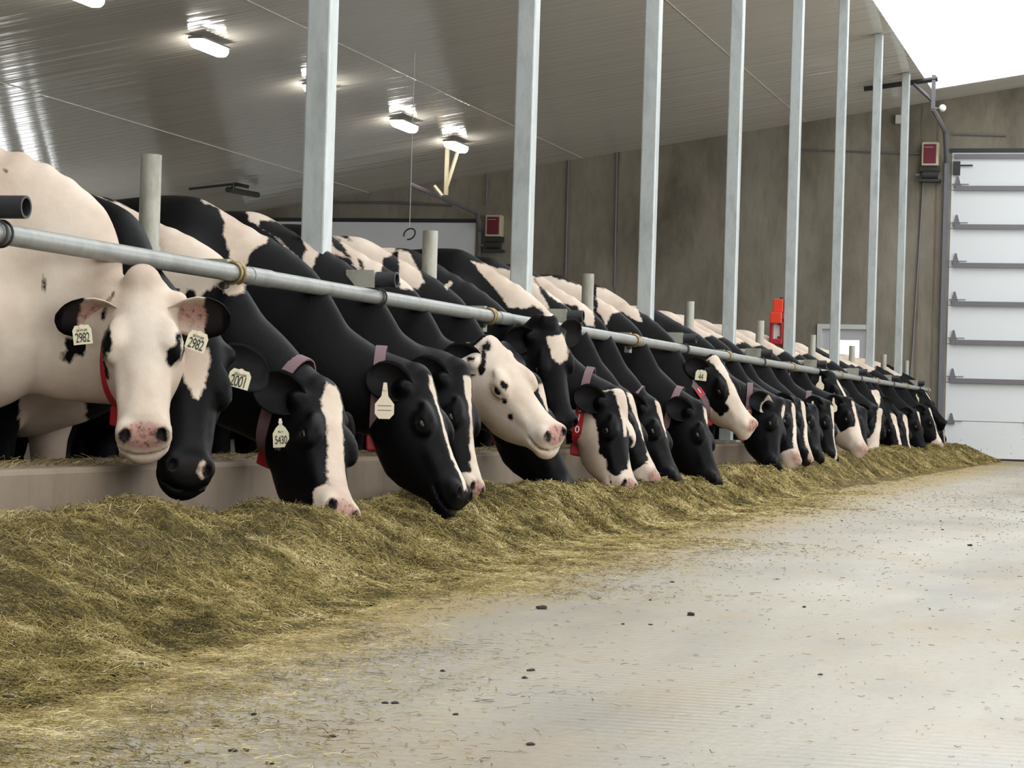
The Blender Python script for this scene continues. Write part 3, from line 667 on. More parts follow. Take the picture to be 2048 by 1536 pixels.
    for op in c.get('coat', []):
        kind, colr = op[0], op[1]
        if kind == 'P': d = poly_sdf(pp, op[3]) / sc; m = {'h': inhead & ~isear, 'b': ~inhead & ~isear, 'a': ~isear, 'e': isear}[op[2]]
        elif kind == 'B': q = (bl - np.array(op[2])) / np.array(op[3]); k0 = np.sqrt((q * q).sum(1)); d = (k0 - 1) * min(op[3]); m = ~inhead & ~isear
        elif kind == 'Z':
            uu, hw_ = zip(*op[2]); d = np.abs(vv - (op[3] if len(op) > 3 else 0)) - np.interp(u, uu, hw_); d = np.maximum(d, np.maximum(uu[0] - u, u - uu[-1])); d = np.maximum(d, -.075 - ww); m = inhead & ~isear
        elif kind == 'M': d = op[2] - u; m = inhead & ~isear
        elif kind == 'J': d = np.maximum(ww - op[2], op[3] - u); m = inhead & ~isear
        elif kind == 'N': d = -(u - op[2]); m = ~isear & (np.abs(vv) < .3) & (u < .1)   # neck next to head
        elif kind == 'E': d = np.full(NV, -.3); m = isear
        elif kind == 'T': d = op[2] - np.concatenate([np.zeros(nb)] + [((v_ - b_) @ e_) for (b_, e_, n_), v_ in zip(ears, V[1:])]); m = isear
        elif kind == 'L': d = bl[:, 2] - op[2]; m = ~inhead & ~isear
        s[m] = np.maximum(s[m], -d[m]) if colr == 'w' else np.minimum(s[m], d[m])
    nd = 1 if vox > .0135 else (np.sqrt(((u - .488) / .020) ** 2 + ((np.abs(vv) - .053) / .015) ** 2 + ((ww + .055) / .020) ** 2) - 1) * .015 - .004; s = np.where(inhead & ~isear, np.minimum(s, nd), s)
    pad = np.clip(1 - (np.sqrt(((u - .486) / .042) ** 2 + (vv / .070) ** 2 + ((ww + .062) / .050) ** 2) - .8) / .3, 0, 1)
    skin = pad * c.get('pink', .8) * (~isear); skin[isear] = np.concatenate(earsk) * c.get('earpink', .15)
    skin = np.maximum(skin, .45 * (~isear) * np.clip(1 - np.sqrt(((u - .20) / .05) ** 2 + ((np.abs(vv) - .11) / .03) ** 2 + ((ww + .055) / .035) ** 2), 0, 1))
    me = bpy.data.meshes.new('cow'); me.vertices.add(NV); me.vertices.foreach_set('co', W.astype(np.float32).ravel())
    nf = len(FF); me.loops.add(nf * 4); me.loops.foreach_set('vertex_index', FF.astype(np.int32).ravel()); me.polygons.add(nf); me.polygons.foreach_set('loop_start', np.arange(0, nf * 4, 4, dtype=np.int32))
    me.polygons.foreach_set('use_smooth', np.ones(nf, bool)); me.update(calc_edges=True); me.validate()
    me.attributes.new('coat', 'FLOAT', 'POINT').data.foreach_set('value', s.astype(np.float32)); me.attributes.new('skin', 'FLOAT', 'POINT').data.foreach_set('value', skin.astype(np.float32))
    me.materials.append(M['coat']); o = bpy.data.objects.new('cow', me); COL.objects.link(o); o.location = tuple(base)
    tag(o, c['label'], 'cow', 'cows feeding along the curb')
    H = lambda p: O + A[0] * p[0] + A[1] * p[1] + A[2] * p[2] + base
    for sd in (-1, 1):                         # eyes
        p = H((.200, sd * .1085, -.052)); rr = .021; mb = MB()
        ns, nt = 10, 14; Vs = [p + rr * (A[0] * math.sin(th) * math.cos(ph) + A[1] * sd * math.cos(th) * .75 + A[2] * math.sin(th) * math.sin(ph) * .8) for th in np.linspace(.001, math.pi, ns) for ph in np.linspace(0, 2 * math.pi, nt, endpoint=False)]
        mb.add(Vs, [(i * nt + j, i * nt + (j + 1) % nt, (i + 1) * nt + (j + 1) % nt, (i + 1) * nt + j) for i in range(ns - 1) for j in range(nt)]).build('eye', M['eye'], o, smooth=True)
    def surf(C, dr):                           # distance from the neck axis to the skin
        k = .04
        while k < .42 and fd.sample(C + dr * k) < 0: k += .006
        return k
    if 'collar' in c:
        tcol, kind = c['collar']; i0 = tcol * 24; ia = int(i0); fr = i0 - ia; ib = min(ia + 1, 24)
        C, T, S, U = [ring[ia][k] * (1 - fr) + ring[ib][k] * fr for k in range(4)]; T = T - A2 * c.get('tilt', -.12); T = T / np.linalg.norm(T); S = S - T * (S @ T); S /= np.linalg.norm(S); U = np.cross(T, S)
        W_, H_ = [ring[ia][k] * (1 - fr) + ring[ib][k] * fr for k in (4, 5)]
        mb = MB(); n = 40; Vs = []; loop = []
        for j in range(n):
            q = 2 * math.pi * j / n; dr = S * math.cos(q) + U * math.sin(q); k = min(max(surf(C + T * x, dr) for x in (-.02, 0, .02)), c.get('kcap', 1.2) * W_ * H_ / math.hypot(H_ * math.cos(q), W_ * math.sin(q))) + .003; loop.append((C + dr * k, dr))
            for tt, kk in ((-.021, 0), (.021, 0), (.021, .006), (-.021, .006)): Vs.append(C + T * tt + dr * (k + kk) + base)
        mb.add(Vs, [(j * 4 + a, j * 4 + (a + 1) % 4, ((j + 1) % n) * 4 + (a + 1) % 4, ((j + 1) % n) * 4 + a) for j in range(n) for a in range(4)])
        co = mb.build('collar', M[c.get('strap', 'strap')], o, smooth=True)
        lowp, ldr = min(loop, key=lambda q_: q_[0][2]); ct = lowp + base + ldr * .02
        bx = MB(); sw = np.cross(T, ldr); bx.prism([(-.028, .035), (.028, .035), (.034, -.02), (.02, -.035), (-.02, -.035), (-.034, -.02)], ct - sw * .03, T, ldr, sw * .06); bx.build('collar_weight', M['red'], co, bevel=.006)
        if kind:                               # a red number plate on the side seen from the alley
            best = max(range(n), key=lambda j: loop[j][1] @ np.array([.05, -.95, -.05])); dn = 1 if loop[(best + 3) % n][0][2] < loop[best][0][2] else -1
            js = [(best + dn * j) % n for j in range(0, 2 * len(kind) + 2)]; Vs = []
            for j in js:
                for tt, kk in ((-.024, .006), (.024, .006), (.024, .011), (-.024, .011)): Vs.append(loop[j][0] + T * tt + loop[j][1] * kk + base)
            m_ = len(js); plate = MB().add(Vs, [(j * 4 + a, j * 4 + (a + 1) % 4, (j + 1) * 4 + (a + 1) % 4, (j + 1) * 4 + a) for j in range(m_ - 1) for a in range(4)] + [(0, 1, 2, 3), (4 * m_ - 1, 4 * m_ - 2, 4 * m_ - 3, 4 * m_ - 4)]).build('collar_plate', M['red'], co)
            for k, ch in enumerate(kind):
                j = (best + dn * (2 * k + 1)) % n; dr = loop[j][1]; tg_ = loop[(j + dn) % n][0] - loop[(j - dn) % n][0]; tg_ /= np.linalg.norm(tg_); nr = dr - tg_ * (dr @ tg_)
                letters('digit', ch, .052, loop[j][0] + base + dr * .0125, np.cross(-tg_, nr), -tg_, M['white'], plate)
    for tg in c.get('tags', []):               # ear tags
        sd = tg['ear']; b, e, n = ears[0 if sd < 0 else 1]; z = tg.get('w', .062)
        if 'px' in tg:
            tip = b + e * .11 + base; rr = ray(*tg['px']); rr /= np.linalg.norm(rr); ctr = CAM + rr * ((tip - CAM) @ rr - tg.get('near', .045))
        else: ctr = b + e * .10 + base + np.array([0, -.02, -.055]) + n * .02
        fwd = CAM - ctr; fwd[2] *= .3; fwd /= np.linalg.norm(fwd); sw = math.radians(tg.get('turn', 0)); fwd = np.array([fwd[0] * math.cos(sw) - fwd[1] * math.sin(sw), fwd[0] * math.sin(sw) + fwd[1] * math.cos(sw), fwd[2]])
        rt = np.cross(np.array([0, 0, 1.]), fwd); rt /= np.linalg.norm(rt); up = np.cross(fwd, rt); ro = math.radians(tg.get('roll', 0)); rt, up = rt * math.cos(ro) + up * math.sin(ro), up * math.cos(ro) - rt * math.sin(ro)
        hp = tg.get('h', z * 1.0)
        poly = [(-.5 * z, -.5 * hp), (.5 * z, -.5 * hp), (.5 * z, .25 * hp), (.30 * z, .55 * hp), (.1 * z, .72 * hp), (.08 * z, 1.05 * hp), (-.08 * z, 1.05 * hp), (-.1 * z, .72 * hp), (-.30 * z, .55 * hp), (-.5 * z, .25 * hp)]
        if tg.get('sq'): poly = [(-.5 * z, -.5 * hp), (.5 * z, -.5 * hp), (.5 * z, .36 * hp), (.36 * z, .64 * hp), (-.36 * z, .64 * hp), (-.5 * z, .36 * hp)]
        if tg.get('oct'): poly = [(-.28 * z, -.5 * hp), (.28 * z, -.5 * hp), (.5 * z, -.28 * hp), (.5 * z, .15 * hp), (.18 * z, .5 * hp), (.09 * z, 1.1 * hp), (-.09 * z, 1.1 * hp), (-.18 * z, .5 * hp), (-.5 * z, .15 * hp), (-.5 * z, -.28 * hp)]
        tb = MB().prism(poly, ctr - fwd * .002, rt, up, fwd * .003).build('ear_tag', M['tagpale' if tg.get('oct') else 'tag'], o)
        MB().tube([ctr + up * hp * (.55 if tg.get('sq') else .85) - fwd * .012, ctr + up * hp * (.55 if tg.get('sq') else .85) + fwd * .004], z * .13, 12).build('tag_button', M['tagpale'], tb)
        if tg.get('text'): letters('tag_number', tg['text'], z * tg.get('fs', .5), ctr + fwd * .0022 - up * hp * .12, rt, up, M['ink'], tb, tall=1.35)
        if tg.get('small'): letters('tag_small_print', tg['small'], z * .17, ctr + fwd * .0022 + up * hp * .34, rt, up, M['ink'], tb)
        if tg.get('lines'):
            for q in (-.12, .08): MB().prism([(-.36 * z, q * hp - .0012), (.36 * z, q * hp - .0012), (.36 * z, q * hp + .0012), (-.36 * z, q * hp + .0012)], ctr + fwd * .001, rt, up, fwd * .0008).build('tag_print', M['strap'], tb)
    return o

BACK = [('P', 'w', 'b', [(600, 440), (660, 463), (727, 498), (765, 533), (760, 548), (735, 560), (700, 520), (650, 500)]), ('P', 'b', 'b', [(660, 470), (680, 480), (700, 515), (690, 510), (665, 490)]), ('P', 'b', 'b', [(716, 518), (724, 524), (730, 542), (720, 542)]),
        ('P', 'w', 'b', [(640, 415), (770, 470), (800, 485), (780, 512), (765, 520), (762, 545), (740, 540), (690, 460)]), ('P', 'w', 'b', [(798, 500), (818, 505), (848, 562), (838, 580), (800, 575), (797, 540)])]
MID = [('P', 'w', 'b', [(942, 522), (1066, 552), (1110, 640), (1090, 632), (1078, 615), (1062, 612), (1050, 618), (1012, 613), (1000, 590), (975, 560)]), ('P', 'w', 'b', [(890, 572), (903, 560), (905, 566), (894, 578)]),
       ('P', 'w', 'b', [(1066, 555), (1100, 553), (1160, 570), (1185, 600), (1190, 655), (1172, 650), (1155, 612), (1130, 608), (1110, 600), (1085, 575)]),
       ('P', 'w', 'b', [(1192, 575), (1232, 580), (1270, 604), (1285, 645), (1268, 640), (1243, 622), (1220, 630), (1212, 650), (1195, 622)]), ('P', 'w', 'b', [(1365, 630), (1385, 634), (1441, 649), (1455, 672), (1432, 669), (1412, 652), (1385, 642)]), ('P', 'w', 'b', [(1472, 678), (1500, 695), (1496, 712), (1484, 704)])]
BL = lambda a, *k: ('Z', 'w', list(a), *k)
COWS = [
 dict(poll=(285, 566, .12), nose=(287, 872), hint=(.45, -1, .22), Y=6.27, Xw=-.52, nh=1.2, base='white', vox=.009, pink=1., earpink=1., collar=(.92, ''), strap='red', tilt=0,
      earw=[(-.80, -.66, .0), (.1, -.75, -.6)], earw_l=[(.84, .38, .05), (.05, -.78, -.6)], eu=.085, pm=(-.14, .96), p0z=1.04, p3=(.17, -.15), pmy=.06,
      coat=[('P', 'b', 'h', [(217, 650), (224, 665), (225, 690), (221, 700), (213, 712), (211, 720), (217, 740), (218, 757), (212, 756), (208, 745), (205, 730), (200, 708), (201, 690), (207, 672)]),
            ('P', 'b', 'h', [(352, 667), (362, 668), (366, 690), (363, 720), (350, 726), (342, 733), (334, 722), (336, 702), (349, 690), (350, 676)]),
            ('P', 'b', 'h', [(228, 580), (230, 588), (218, 605), (208, 638), (203, 636), (212, 605)]),
            ('P', 'b', 'b', [(128, 690), (135, 676), (185, 680), (178, 700), (165, 712), (152, 708), (142, 726), (124, 722), (124, 705), (133, 696)]),
            ('P', 'b', 'b', [(86, 548), (90, 560), (91, 584), (88, 584), (86, 566)]),
            ('P', 'b', 'b', [(10, 342), (14, 342), (14, 346), (10, 346)]), ('T', 'b', .095)],
      tags=[dict(sq=1, ear=-1, px=(165, 672), w=.056, h=.05, text='2982', roll=8, small='25-11-03', fs=.54), dict(sq=1, ear=1, px=(393, 685), w=.062, h=.052, text='2982', roll=-17, small='25-11-03', fs=.54)],
      label='white-faced cow facing the camera with two 2982 ear tags, leftmost at the rail'),
 dict(poll=(400, 660, .22), nose=(388, 935), hint=(.8, -1, .35), Y=6.85, Xw=-.5, size=.96, pm=(-.12, 1.0), p3=(.05, -.12), vox=.010, pink=.5, ear=[(-.06, .95, -.25), (.3, .1, .9)], collar=(.89, ''),
      coat=[('P', 'w', 'h', [(356, 690), (418, 696), (417, 745), (410, 775), (396, 801), (384, 790), (372, 765), (358, 728)]), ('P', 'w', 'h', [(398, 925), (410, 920), (410, 940), (403, 955), (396, 940)]),
            ('P', 'w', 'b', [(40, 770), (160, 765), (175, 840), (180, 930), (40, 930)])],
      tags=[dict(sq=1, near=.09, ear=1, px=(478, 760), w=.068, h=.05, text='2001', roll=-14, small='25-11-04', fs=.54)],
      label='black cow with a white forehead triangle and tag 2001, behind the white-faced cow'),
 dict(poll=(655, 788, .36), nose=(712, 1018), Y=7.35, Xw=-.55, size=.94, vox=.010, pink=.9, collar=(.89, ''), hint=(1, -.42, .45),
      coat=[('P', 'w', 'b', [(150, 380), (470, 480), (492, 560), (486, 588), (478, 590), (462, 590), (440, 577), (425, 573), (412, 582), (395, 597), (387, 580), (374, 578), (366, 592), (356, 605), (330, 640), (150, 640)]),
            BL([(-.02, .02), (.05, .05), (.15, .035), (.25, .038), (.36, .045), (.45, .06), (.6, .09)]), ('M', 'w', .40), ('J', 'b', -.10, .3) , ('P', 'w', 'a', [(548, 868), (556, 862), (562, 895), (552, 900)])],
      tags=[dict(ear=-1, px=(562, 876), w=.054, h=.062, text='5430', roll=4, small='25-11', fs=.54)],
      label='black-headed cow eating with a wide white blaze and tag 5430'),
 dict(poll=(848, 758, .38), nose=(958, 990), Y=8.10, Xw=-.54, vox=.010, pink=.1, collar=(.89, ''),
      coat=[('P', 'w', 'b', [(401, 400), (438, 419), (446, 438), (448, 466), (456, 492), (462, 520), (480, 590), (487, 586), (492, 560), (494, 526), (498, 513), (506, 498), (530, 487), (537, 470), (560, 450), (470, 385)]),
            BL([(-.0, .014), (.06, .02), (.11, .008), (.2, .012), (.35, .018), (.47, .016)])],
      tags=[dict(ear=-1, px=(769, 815), w=.072, h=.085, oct=1, lines=1, near=.05)],
      label='black cow eating with a large pale bottle-shaped ear tag'),
 dict(poll=(925, 748, .33), nose=(980, 985), Y=8.75, Xw=-.55, vox=.011, pink=1.,
      coat=[('P', 'w', 'b', [(480, 385), (640, 420), (680, 480), (668, 492), (641, 500), (628, 522), (626, 548), (607, 545), (560, 480), (500, 440)]),
            ('P', 'b', 'b', [(521, 440), (542, 442), (590, 455), (603, 470), (612, 500), (608, 515), (602, 525), (560, 480), (537, 468), (515, 455)]),
            BL([(.02, .03), (.1, .03), (.16, .012), (.26, .016), (.36, .03), (.46, .06)]), ('M', 'w', .43)],
      label='black cow with a pink nose eating close behind the one with the pale bottle-shaped tag'),
 dict(poll=(985, 692, .30), nose=(1138, 868), Y=9.38, p3=(.05, -.125), Xw=-.55, vox=.010, pink=1., face='white', hint=(.7, -.5, .75), ear=[(-.35, .85, -.2), (.2, .1, .9)], L=.54, earw=[(-.85, -.25, .30), (.25, -.9, .15)],
      coat=[('P', 'w', 'b', [(560, 395), (700, 430), (770, 520), (760, 545), (735, 560), (700, 520), (660, 480)]), ('P', 'b', 'b', [(660, 470), (680, 480), (700, 515), (690, 510), (665, 490)]),
            ('P', 'b', 'h', [(958, 700), (970, 702), (972, 722), (970, 745), (960, 750), (956, 735), (963, 722)]), ('P', 'b', 'h', [(934, 715), (950, 715), (948, 724), (936, 722)]),
            ('P', 'b', 'h', [(1000, 760), (1012, 764), (1020, 772), (1012, 780), (1002, 776)]), ('P', 'b', 'h', [(1006, 797), (1014, 797), (1014, 806), (1006, 806)]), ('P', 'b', 'h', [(1014, 828), (1024, 828), (1024, 840), (1016, 840)]),
            ('P', 'b', 'h', [(962, 690), (975, 682), (985, 688), (978, 700), (965, 702)]), ('E', 'b'), ('P', 'w', 'b', [(915, 668), (935, 680), (940, 695), (928, 695)])],
      label='cow with a raised white head and small black spots, chewing'),
 dict(poll=(1072, 772, .30), nose=(1168, 985), Y=10.02, Xw=-.55, vox=.013, pink=0., collar=(.89, ''),
      coat=[('P', 'w', 'b', [(640, 420), (770, 478), (795, 490), (780, 512), (765, 520), (762, 545), (740, 540), (690, 460)]), ('P', 'w', 'b', [(798, 505), (812, 508), (842, 562), (838, 580), (800, 575), (797, 540)]), BL([(.0, .035), (.06, .03), (.13, .01)])],
      label='black cow eating low beneath the raised white head'),
 dict(poll=(1102, 652, .20), nose=(1150, 858), Y=10.75, p3=(.08, -.13), Xw=-.55, vox=.012, pink=0., hint=(1, -.75, .45), ear=[(-.1, .95, -.1), (.35, .1, .85)],
      coat=[('P', 'w', 'b', [(942, 528), (1066, 560), (1105, 640), (1090, 632), (1078, 615), (1062, 612), (1050, 618), (1012, 613), (1000, 590), (975, 560)]), ('P', 'w', 'h', [(1090, 672), (1128, 668), (1137, 700), (1134, 718), (1120, 730), (1105, 715), (1096, 690)]),
            ('P', 'w', 'a', [(1148, 745), (1162, 748), (1185, 790), (1165, 800), (1146, 772)])],
      label='black cow with a raised head and white forehead triangle, right of the white head'),
 dict(poll=(1238, 797, .36), nose=(1278, 975), Y=11.6, size=1.05, Xw=-.55, vox=.012, pink=.9, face='white', collar=(.86, '310'), kcap=1.5, hint=(1, -.3, .45),
      coat=[('P', 'b', 'h', [(1150, 790), (1225, 780), (1238, 812), (1252, 850), (1266, 884), (1258, 915), (1255, 938), (1232, 951), (1212, 941), (1215, 924), (1198, 907), (1195, 864), (1190, 840)]), BL([(.0, .03), (.08, .03), (.16, .02), (.22, .01)]), ('E', 'b'),
            ('P', 'w', 'b', [(1066, 565), (1085, 555), (1150, 570), (1185, 600), (1190, 655), (1165, 650), (1145, 615), (1120, 625), (1090, 600)])],
      label='cow eating with a white jaw, black eye patch and red collar plate 310'),
 dict(poll=(1256, 800, .27), nose=(1330, 950), Y=12.2, size=1.05, Xw=-.55, vox=.014, pink=.9, collar=(.89, ''),
      coat=[BL([(-.02, .045), (.1, .035), (.22, .015), (.3, .0), (.36, .02), (.46, .07)]), ('M', 'w', .44), ('P', 'w', 'b', [(1150, 580), (1232, 580), (1270, 604), (1285, 655), (1268, 652), (1243, 635), (1220, 645), (1210, 655), (1195, 632), (1150, 610)])],
      label='black cow eating with white stripe and pink nose, behind the one with plate 310'),
 dict(poll=(1310, 815, .30), nose=(1375, 958), Y=12.8, size=1.05, Xw=-.55, vox=.014, pink=.1, collar=(.89, ''),
      coat=[BL([(-.02, .04), (.05, .03), (.15, .02), (.22, .0)]), ('P', 'w', 'b', [(1215, 575), (1240, 590), (1250, 606), (1225, 600)])],
      label='black cow with a short forehead stripe, second eating head right of plate 310'),
 dict(poll=(1402, 820, .38), nose=(1455, 965), Y=13.75, size=1.05, Xw=-.55, vox=.014, pink=0., collar=(.89, ''),
      coat=[BL([(.0, .025), (.08, .02), (.13, .0)]), ('P', 'w', 'b', [(1365, 630), (1441, 640), (1465, 685), (1432, 680), (1410, 665), (1375, 655)])],
      label='almost wholly black cow eating, below the raised black and white head with the pale nose'),
 dict(poll=(1432, 724, .25), nose=(1520, 848), Y=14.7, size=1.05, p3=(.05, -.125), Xw=-.55, vox=.014, pink=1., collar=(.74, '1'), tilt=0, hint=(.8, -.4, .7), side=-1,
      coat=[BL([(-.06, .06), (.05, .045), (.15, .03), (.25, .05), (.3, .12), (.6, .3)]), ('M', 'w', .33), ('J', 'w', -.17, .1), ('P', 'w', 'b', [(1460, 668), (1505, 690), (1505, 715), (1482, 705)])],
      tags=[dict(sq=1, ear=-1, px=(1402, 752), w=.075, h=.06, text='44', roll=-5, fs=.6)],
      label='black cow with a raised head, white nose and red plate 1 on its collar'),
 dict(poll=(1562, 812, .45), nose=(1568, 935), Y=16.3, Xw=-.55, vox=.016, pink=0., collar=(.84, '58'), kcap=1.4,
      coat=[BL([(.0, .02), (.08, .02), (.12, .0)]), ('P', 'w', 'b', [(1500, 660), (1565, 680), (1565, 725), (1545, 703), (1530, 690)]), ('E', 'w'), ('T', 'b', .05)],
      label='black cow eating with a red lettered collar, past the raised white-nosed head'),
 dict(poll=(1582, 815, .42), nose=(1610, 918), Y=17.0, Xw=-.55, vox=.018, pink=.8, coat=[BL([(-.02, .03), (.1, .03), (.2, .03), (.3, .035), (.4, .045), (.5, .08)]), ('M', 'w', .44), ('B', 'w', (.04, 0, 1.33), (.36, .35, 0.16))],
      label='black cow eating with a white stripe down its face, left one of two striped neighbours'),
 dict(poll=(1602, 812, .42), nose=(1634, 916), Y=17.55, Xw=-.55, vox=.018, pink=.5, coat=[BL([(-.02, .035), (.1, .035), (.2, .03), (.3, .04), (.4, .045), (.5, .05)]), ('B', 'w', (.04, 0, 1.33), (.36, .35, 0.12))],
      label='black cow eating with a white stripe down its face, right one of two striped neighbours'),
 dict(poll=(1630, 822, .37), nose=(1655, 914), Y=18.4, Xw=-.55, vox=.018, pink=0., coat=[('B', 'w', (.04, 0, 1.33), (.36, .35, .14))],
      label='mostly hidden black cow left of the one with a thin white face line'),
 dict(poll=(1664, 752, .13), nose=(1726, 832), Y=21.4, Xw=-.55, vox=.018, pink=.0, collar=(.9, 'O'), hint=(.6, -.2, .8), coat=[BL([(.05, .0), (.1, .02), (.3, .02), (.36, .0)]), ('B', 'w', (.04, 0, 1.33), (.36, .35, 0.20))],
      tags=[dict(ear=-1, px=(1640, 772), w=.075, h=.085, oct=1)], label='black cow with pale tag and red collar plate, head just under the rail'),
 dict(poll=(1660, 815, .40), nose=(1684, 918), Y=19.32, Xw=-.55, vox=.018, pink=.1, collar=(.89, ''), coat=[BL([(.0, .03), (.1, .03), (.2, .012), (.4, .015), (.5, .02)]), ('B', 'w', (.04, 0, 1.33), (.36, .35, 0.12))],
      tags=[dict(ear=-1, w=.07, h=.07)], label='black cow with a thin white face line, left of the white lower face'),
 dict(poll=(1702, 806, .43), nose=(1738, 895), Y=20.5, Xw=-.55, vox=.02, pink=.6, hint=(.9, -.4, .6), coat=[BL([(.0, .02), (.1, .02), (.2, .02), (.3, .05), (.5, .12)]), ('M', 'w', .27), ('J', 'w', -.16, .05), ('B', 'w', (.04, 0, 1.33), (.36, .35, 0.20))],
      tags=[dict(ear=-1, w=.07, h=.08, oct=1)], label='cow with black upper face and white lower face, past the sixth square post'),
 dict(poll=(1728, 826, .34), nose=(1744, 903), Y=22.3, Xw=-.55, vox=.02, pink=0., coat=[('B', 'w', (.04, 0, 1.33), (.3, .35, .1))], tags=[dict(ear=-1, w=.06, h=.06)],
      label='mostly hidden black cow between the white lower face and the white-striped muzzle'),
 dict(poll=(1758, 824, .32), nose=(1756, 906), Y=23.55, Xw=-.55, vox=.02, pink=.6, hint=(.9, -.8, .4), coat=[BL([(-.04, .03), (.1, .03), (.25, .04), (.5, .1)]), ('M', 'w', .33), ('B', 'w', (.04, 0, 1.33), (.36, .35, 0.20))],
      label='cow with white stripe and white muzzle, eating below the raised triangle-marked head'),
 dict(poll=(1752, 788, .15), nose=(1768, 872), Y=24.65, p3=(.08, -.13), Xw=-.55, vox=.02, pink=.3, hint=(1, -1, .4), ear=[(-.05, .95, -.1), (.35, .1, .85)], coat=[('Z', 'w', [(-.04, .06), (.0, .065), (.17, .0)])],
      label='black cow facing the camera with a small white triangle, far down the row'),
 dict(poll=(1785, 834, .28), nose=(1816, 908), Y=25.2, Xw=-.55, vox=.022, pink=.4, hint=(1, -.5, .4), coat=[BL([(-.02, .05), (.1, .04), (.2, .03), (.35, .03), (.5, .03)]), ('B', 'w', (.1, 0, 1.33), (.3, .35, .15))],
      label='black cow eating with a broad white stripe narrowing down its face, far down the row'),
 dict(poll=(1808, 836, .34), nose=(1830, 908), Y=25.85, Xw=-.55, vox=.022, pink=.2, hint=(1, -.4, .4), coat=[BL([(-.02, .045), (.1, .035), (.25, .02), (.5, .015)]), ('B', 'w', (.1, 0, 1.33), (.3, .35, .15))],
      label='black cow with a slim white stripe, just past the broad-striped one far down the row'),
 dict(poll=(1834, 829, .32), nose=(1862, 902), Y=27.45, Xw=-.55, vox=.022, pink=.1, coat=[BL([(-.02, .04), (.08, .03), (.16, .0)]), ('B', 'w', (.1, 0, 1.33), (.3, .35, .15))],
      label='black cow with a short forehead stripe, left of the white muzzle at the far end'),
 dict(poll=(1858, 822, .30), nose=(1893, 890), Y=29.0, Xw=-.55, vox=.022, pink=.5, coat=[BL([(-.02, .04), (.1, .03), (.25, .02), (.36, .05), (.5, .1)]), ('M', 'w', .42), ('B', 'w', (-.1, 0, 1.33), (.3, .35, .15))],
      label='black cow eating with a white muzzle near the far end of the rail'),
 dict(poll=(1848, 786, .10), nose=(1905, 850), Y=30.4, Xw=-.55, vox=.022, pink=0., hint=(.7, -.2, .7), coat=[BL([(.0, .02), (.1, .02), (.15, .0)]), ('B', 'w', (.1, 0, 1.33), (.3, .35, .15))],
      tags=[dict(ear=-1, w=.07, h=.07)], label='black cow with a raised head against the white overhead door'),
 dict(poll=(1882, 850, .24), nose=(1902, 905), Y=31.5, Xw=-.55, vox=.022, pink=0., coat=[BL([(.1, .02), (.3, .02), (.5, .02)])],
      label='last black cow eating at the far end, half hidden by the white-muzzled one'),
]
for i, c in enumerate(COWS):
    if 4 <= i <= 7: c['coat'] = c['coat'] + BACK
    if 6 <= i <= 13: c['coat'] = c['coat'] + MID
    cow(c)

# ------------------------------------------------------------------ feed
tY = np.array([2, 3, 5, 5.5, 5.9, 6.4, 7., 7.6, 8.3, 9.2, 9.8, 10.5, 11.2, 12, 13.5, 15, 17, 20, 22, 26, 30, 32.5, 33.2, 33.5])
tH = np.array([.21, .21, .215, .22, .225, .20, .18, .18, .175, .20, .21, .17, .14, .17, .16, .19, .20, .215, .225, .22, .22, .215, .12, .0])
tF = np.array([1.0, .97, .84, .80, .76, .70, .66, .62, .60, .58, .56, .54, .54, .54, .50, .48, .47, .50, .55, .66, .74, .80, .74, .6])
tS = np.array([1.75, 1.62, 1.34, 1.32, 1.30, 1.28, 1.26, 1.24, 1.22, 1.20, 1.16, 1.14, 1.12, 1.1, 1.02, .98, .95, .92, .9, .9, .95, 1.0, .95, .8])
def vnoise(x, y, seed):
    g = np.random.default_rng(seed).random((64, 64)); xi, yi = np.floor(x).astype(int), np.floor(y).astype(int); fx, fy = x - xi, y - yi
    fx, fy = fx * fx * (3 - 2 * fx), fy * fy * (3 - 2 * fy); q = lambda a, b: g[a % 64, b % 64]
    return (q(xi, yi) * (1 - fx) + q(xi + 1, yi) * fx) * (1 - fy) + (q(xi, yi + 1) * (1 - fx) + q(xi + 1, yi + 1) * fx) * fy
def feed_h(X, Y):
    H, Fx, Sx = np.interp(Y, tY, tH), np.interp(Y, tY, tF), np.interp(Y, tY, tS); xc = .36 + .05 * np.sin(Y * 1.3)
    wob = (vnoise(X * 2.2, Y * 1.3, 1) - .5)
    Fx = Fx + .12 * wob
    r = np.clip((X - xc) / (Fx - xc + .30), 0, 1); out = .5 + .5 * np.cos(r * math.pi)
    l = np.clip((xc - X) / .5, 0, 1); inn = 1 - .62 * l ** 1.4
    h = H * np.where(X > xc, out, inn) * (.86 + .3 * vnoise(X * 3.1, Y * 2.1, 2)) + .05 * (vnoise(X * 7, Y * 6, 3) - .5) * np.clip(1.4 - r, 0, 1) + .03 * (vnoise(X * 22, Y * 18, 4) - .5) * np.clip(1.25 - r, 0, 1)
    h += np.where((Y > 4.75) & (Y < 6.6) , .0, 0)
    return np.where(X < Sx, np.maximum(h, .0) - .012 * (r >= 1), -.02)
def grid_mesh(name, xs_, ys_, mat):
    X, Y = np.meshgrid(xs_, ys_, indexing='ij'); Z = feed_h(X, Y); nx_, ny_ = X.shape; V = np.stack([X, Y, Z], -1).reshape(-1, 3)
    i = np.arange((nx_ - 1) * ny_).reshape(nx_ - 1, ny_)[:, :-1].ravel(); Q = np.stack([i, i + ny_, i + ny_ + 1, i + 1], 1)
    return V, Q
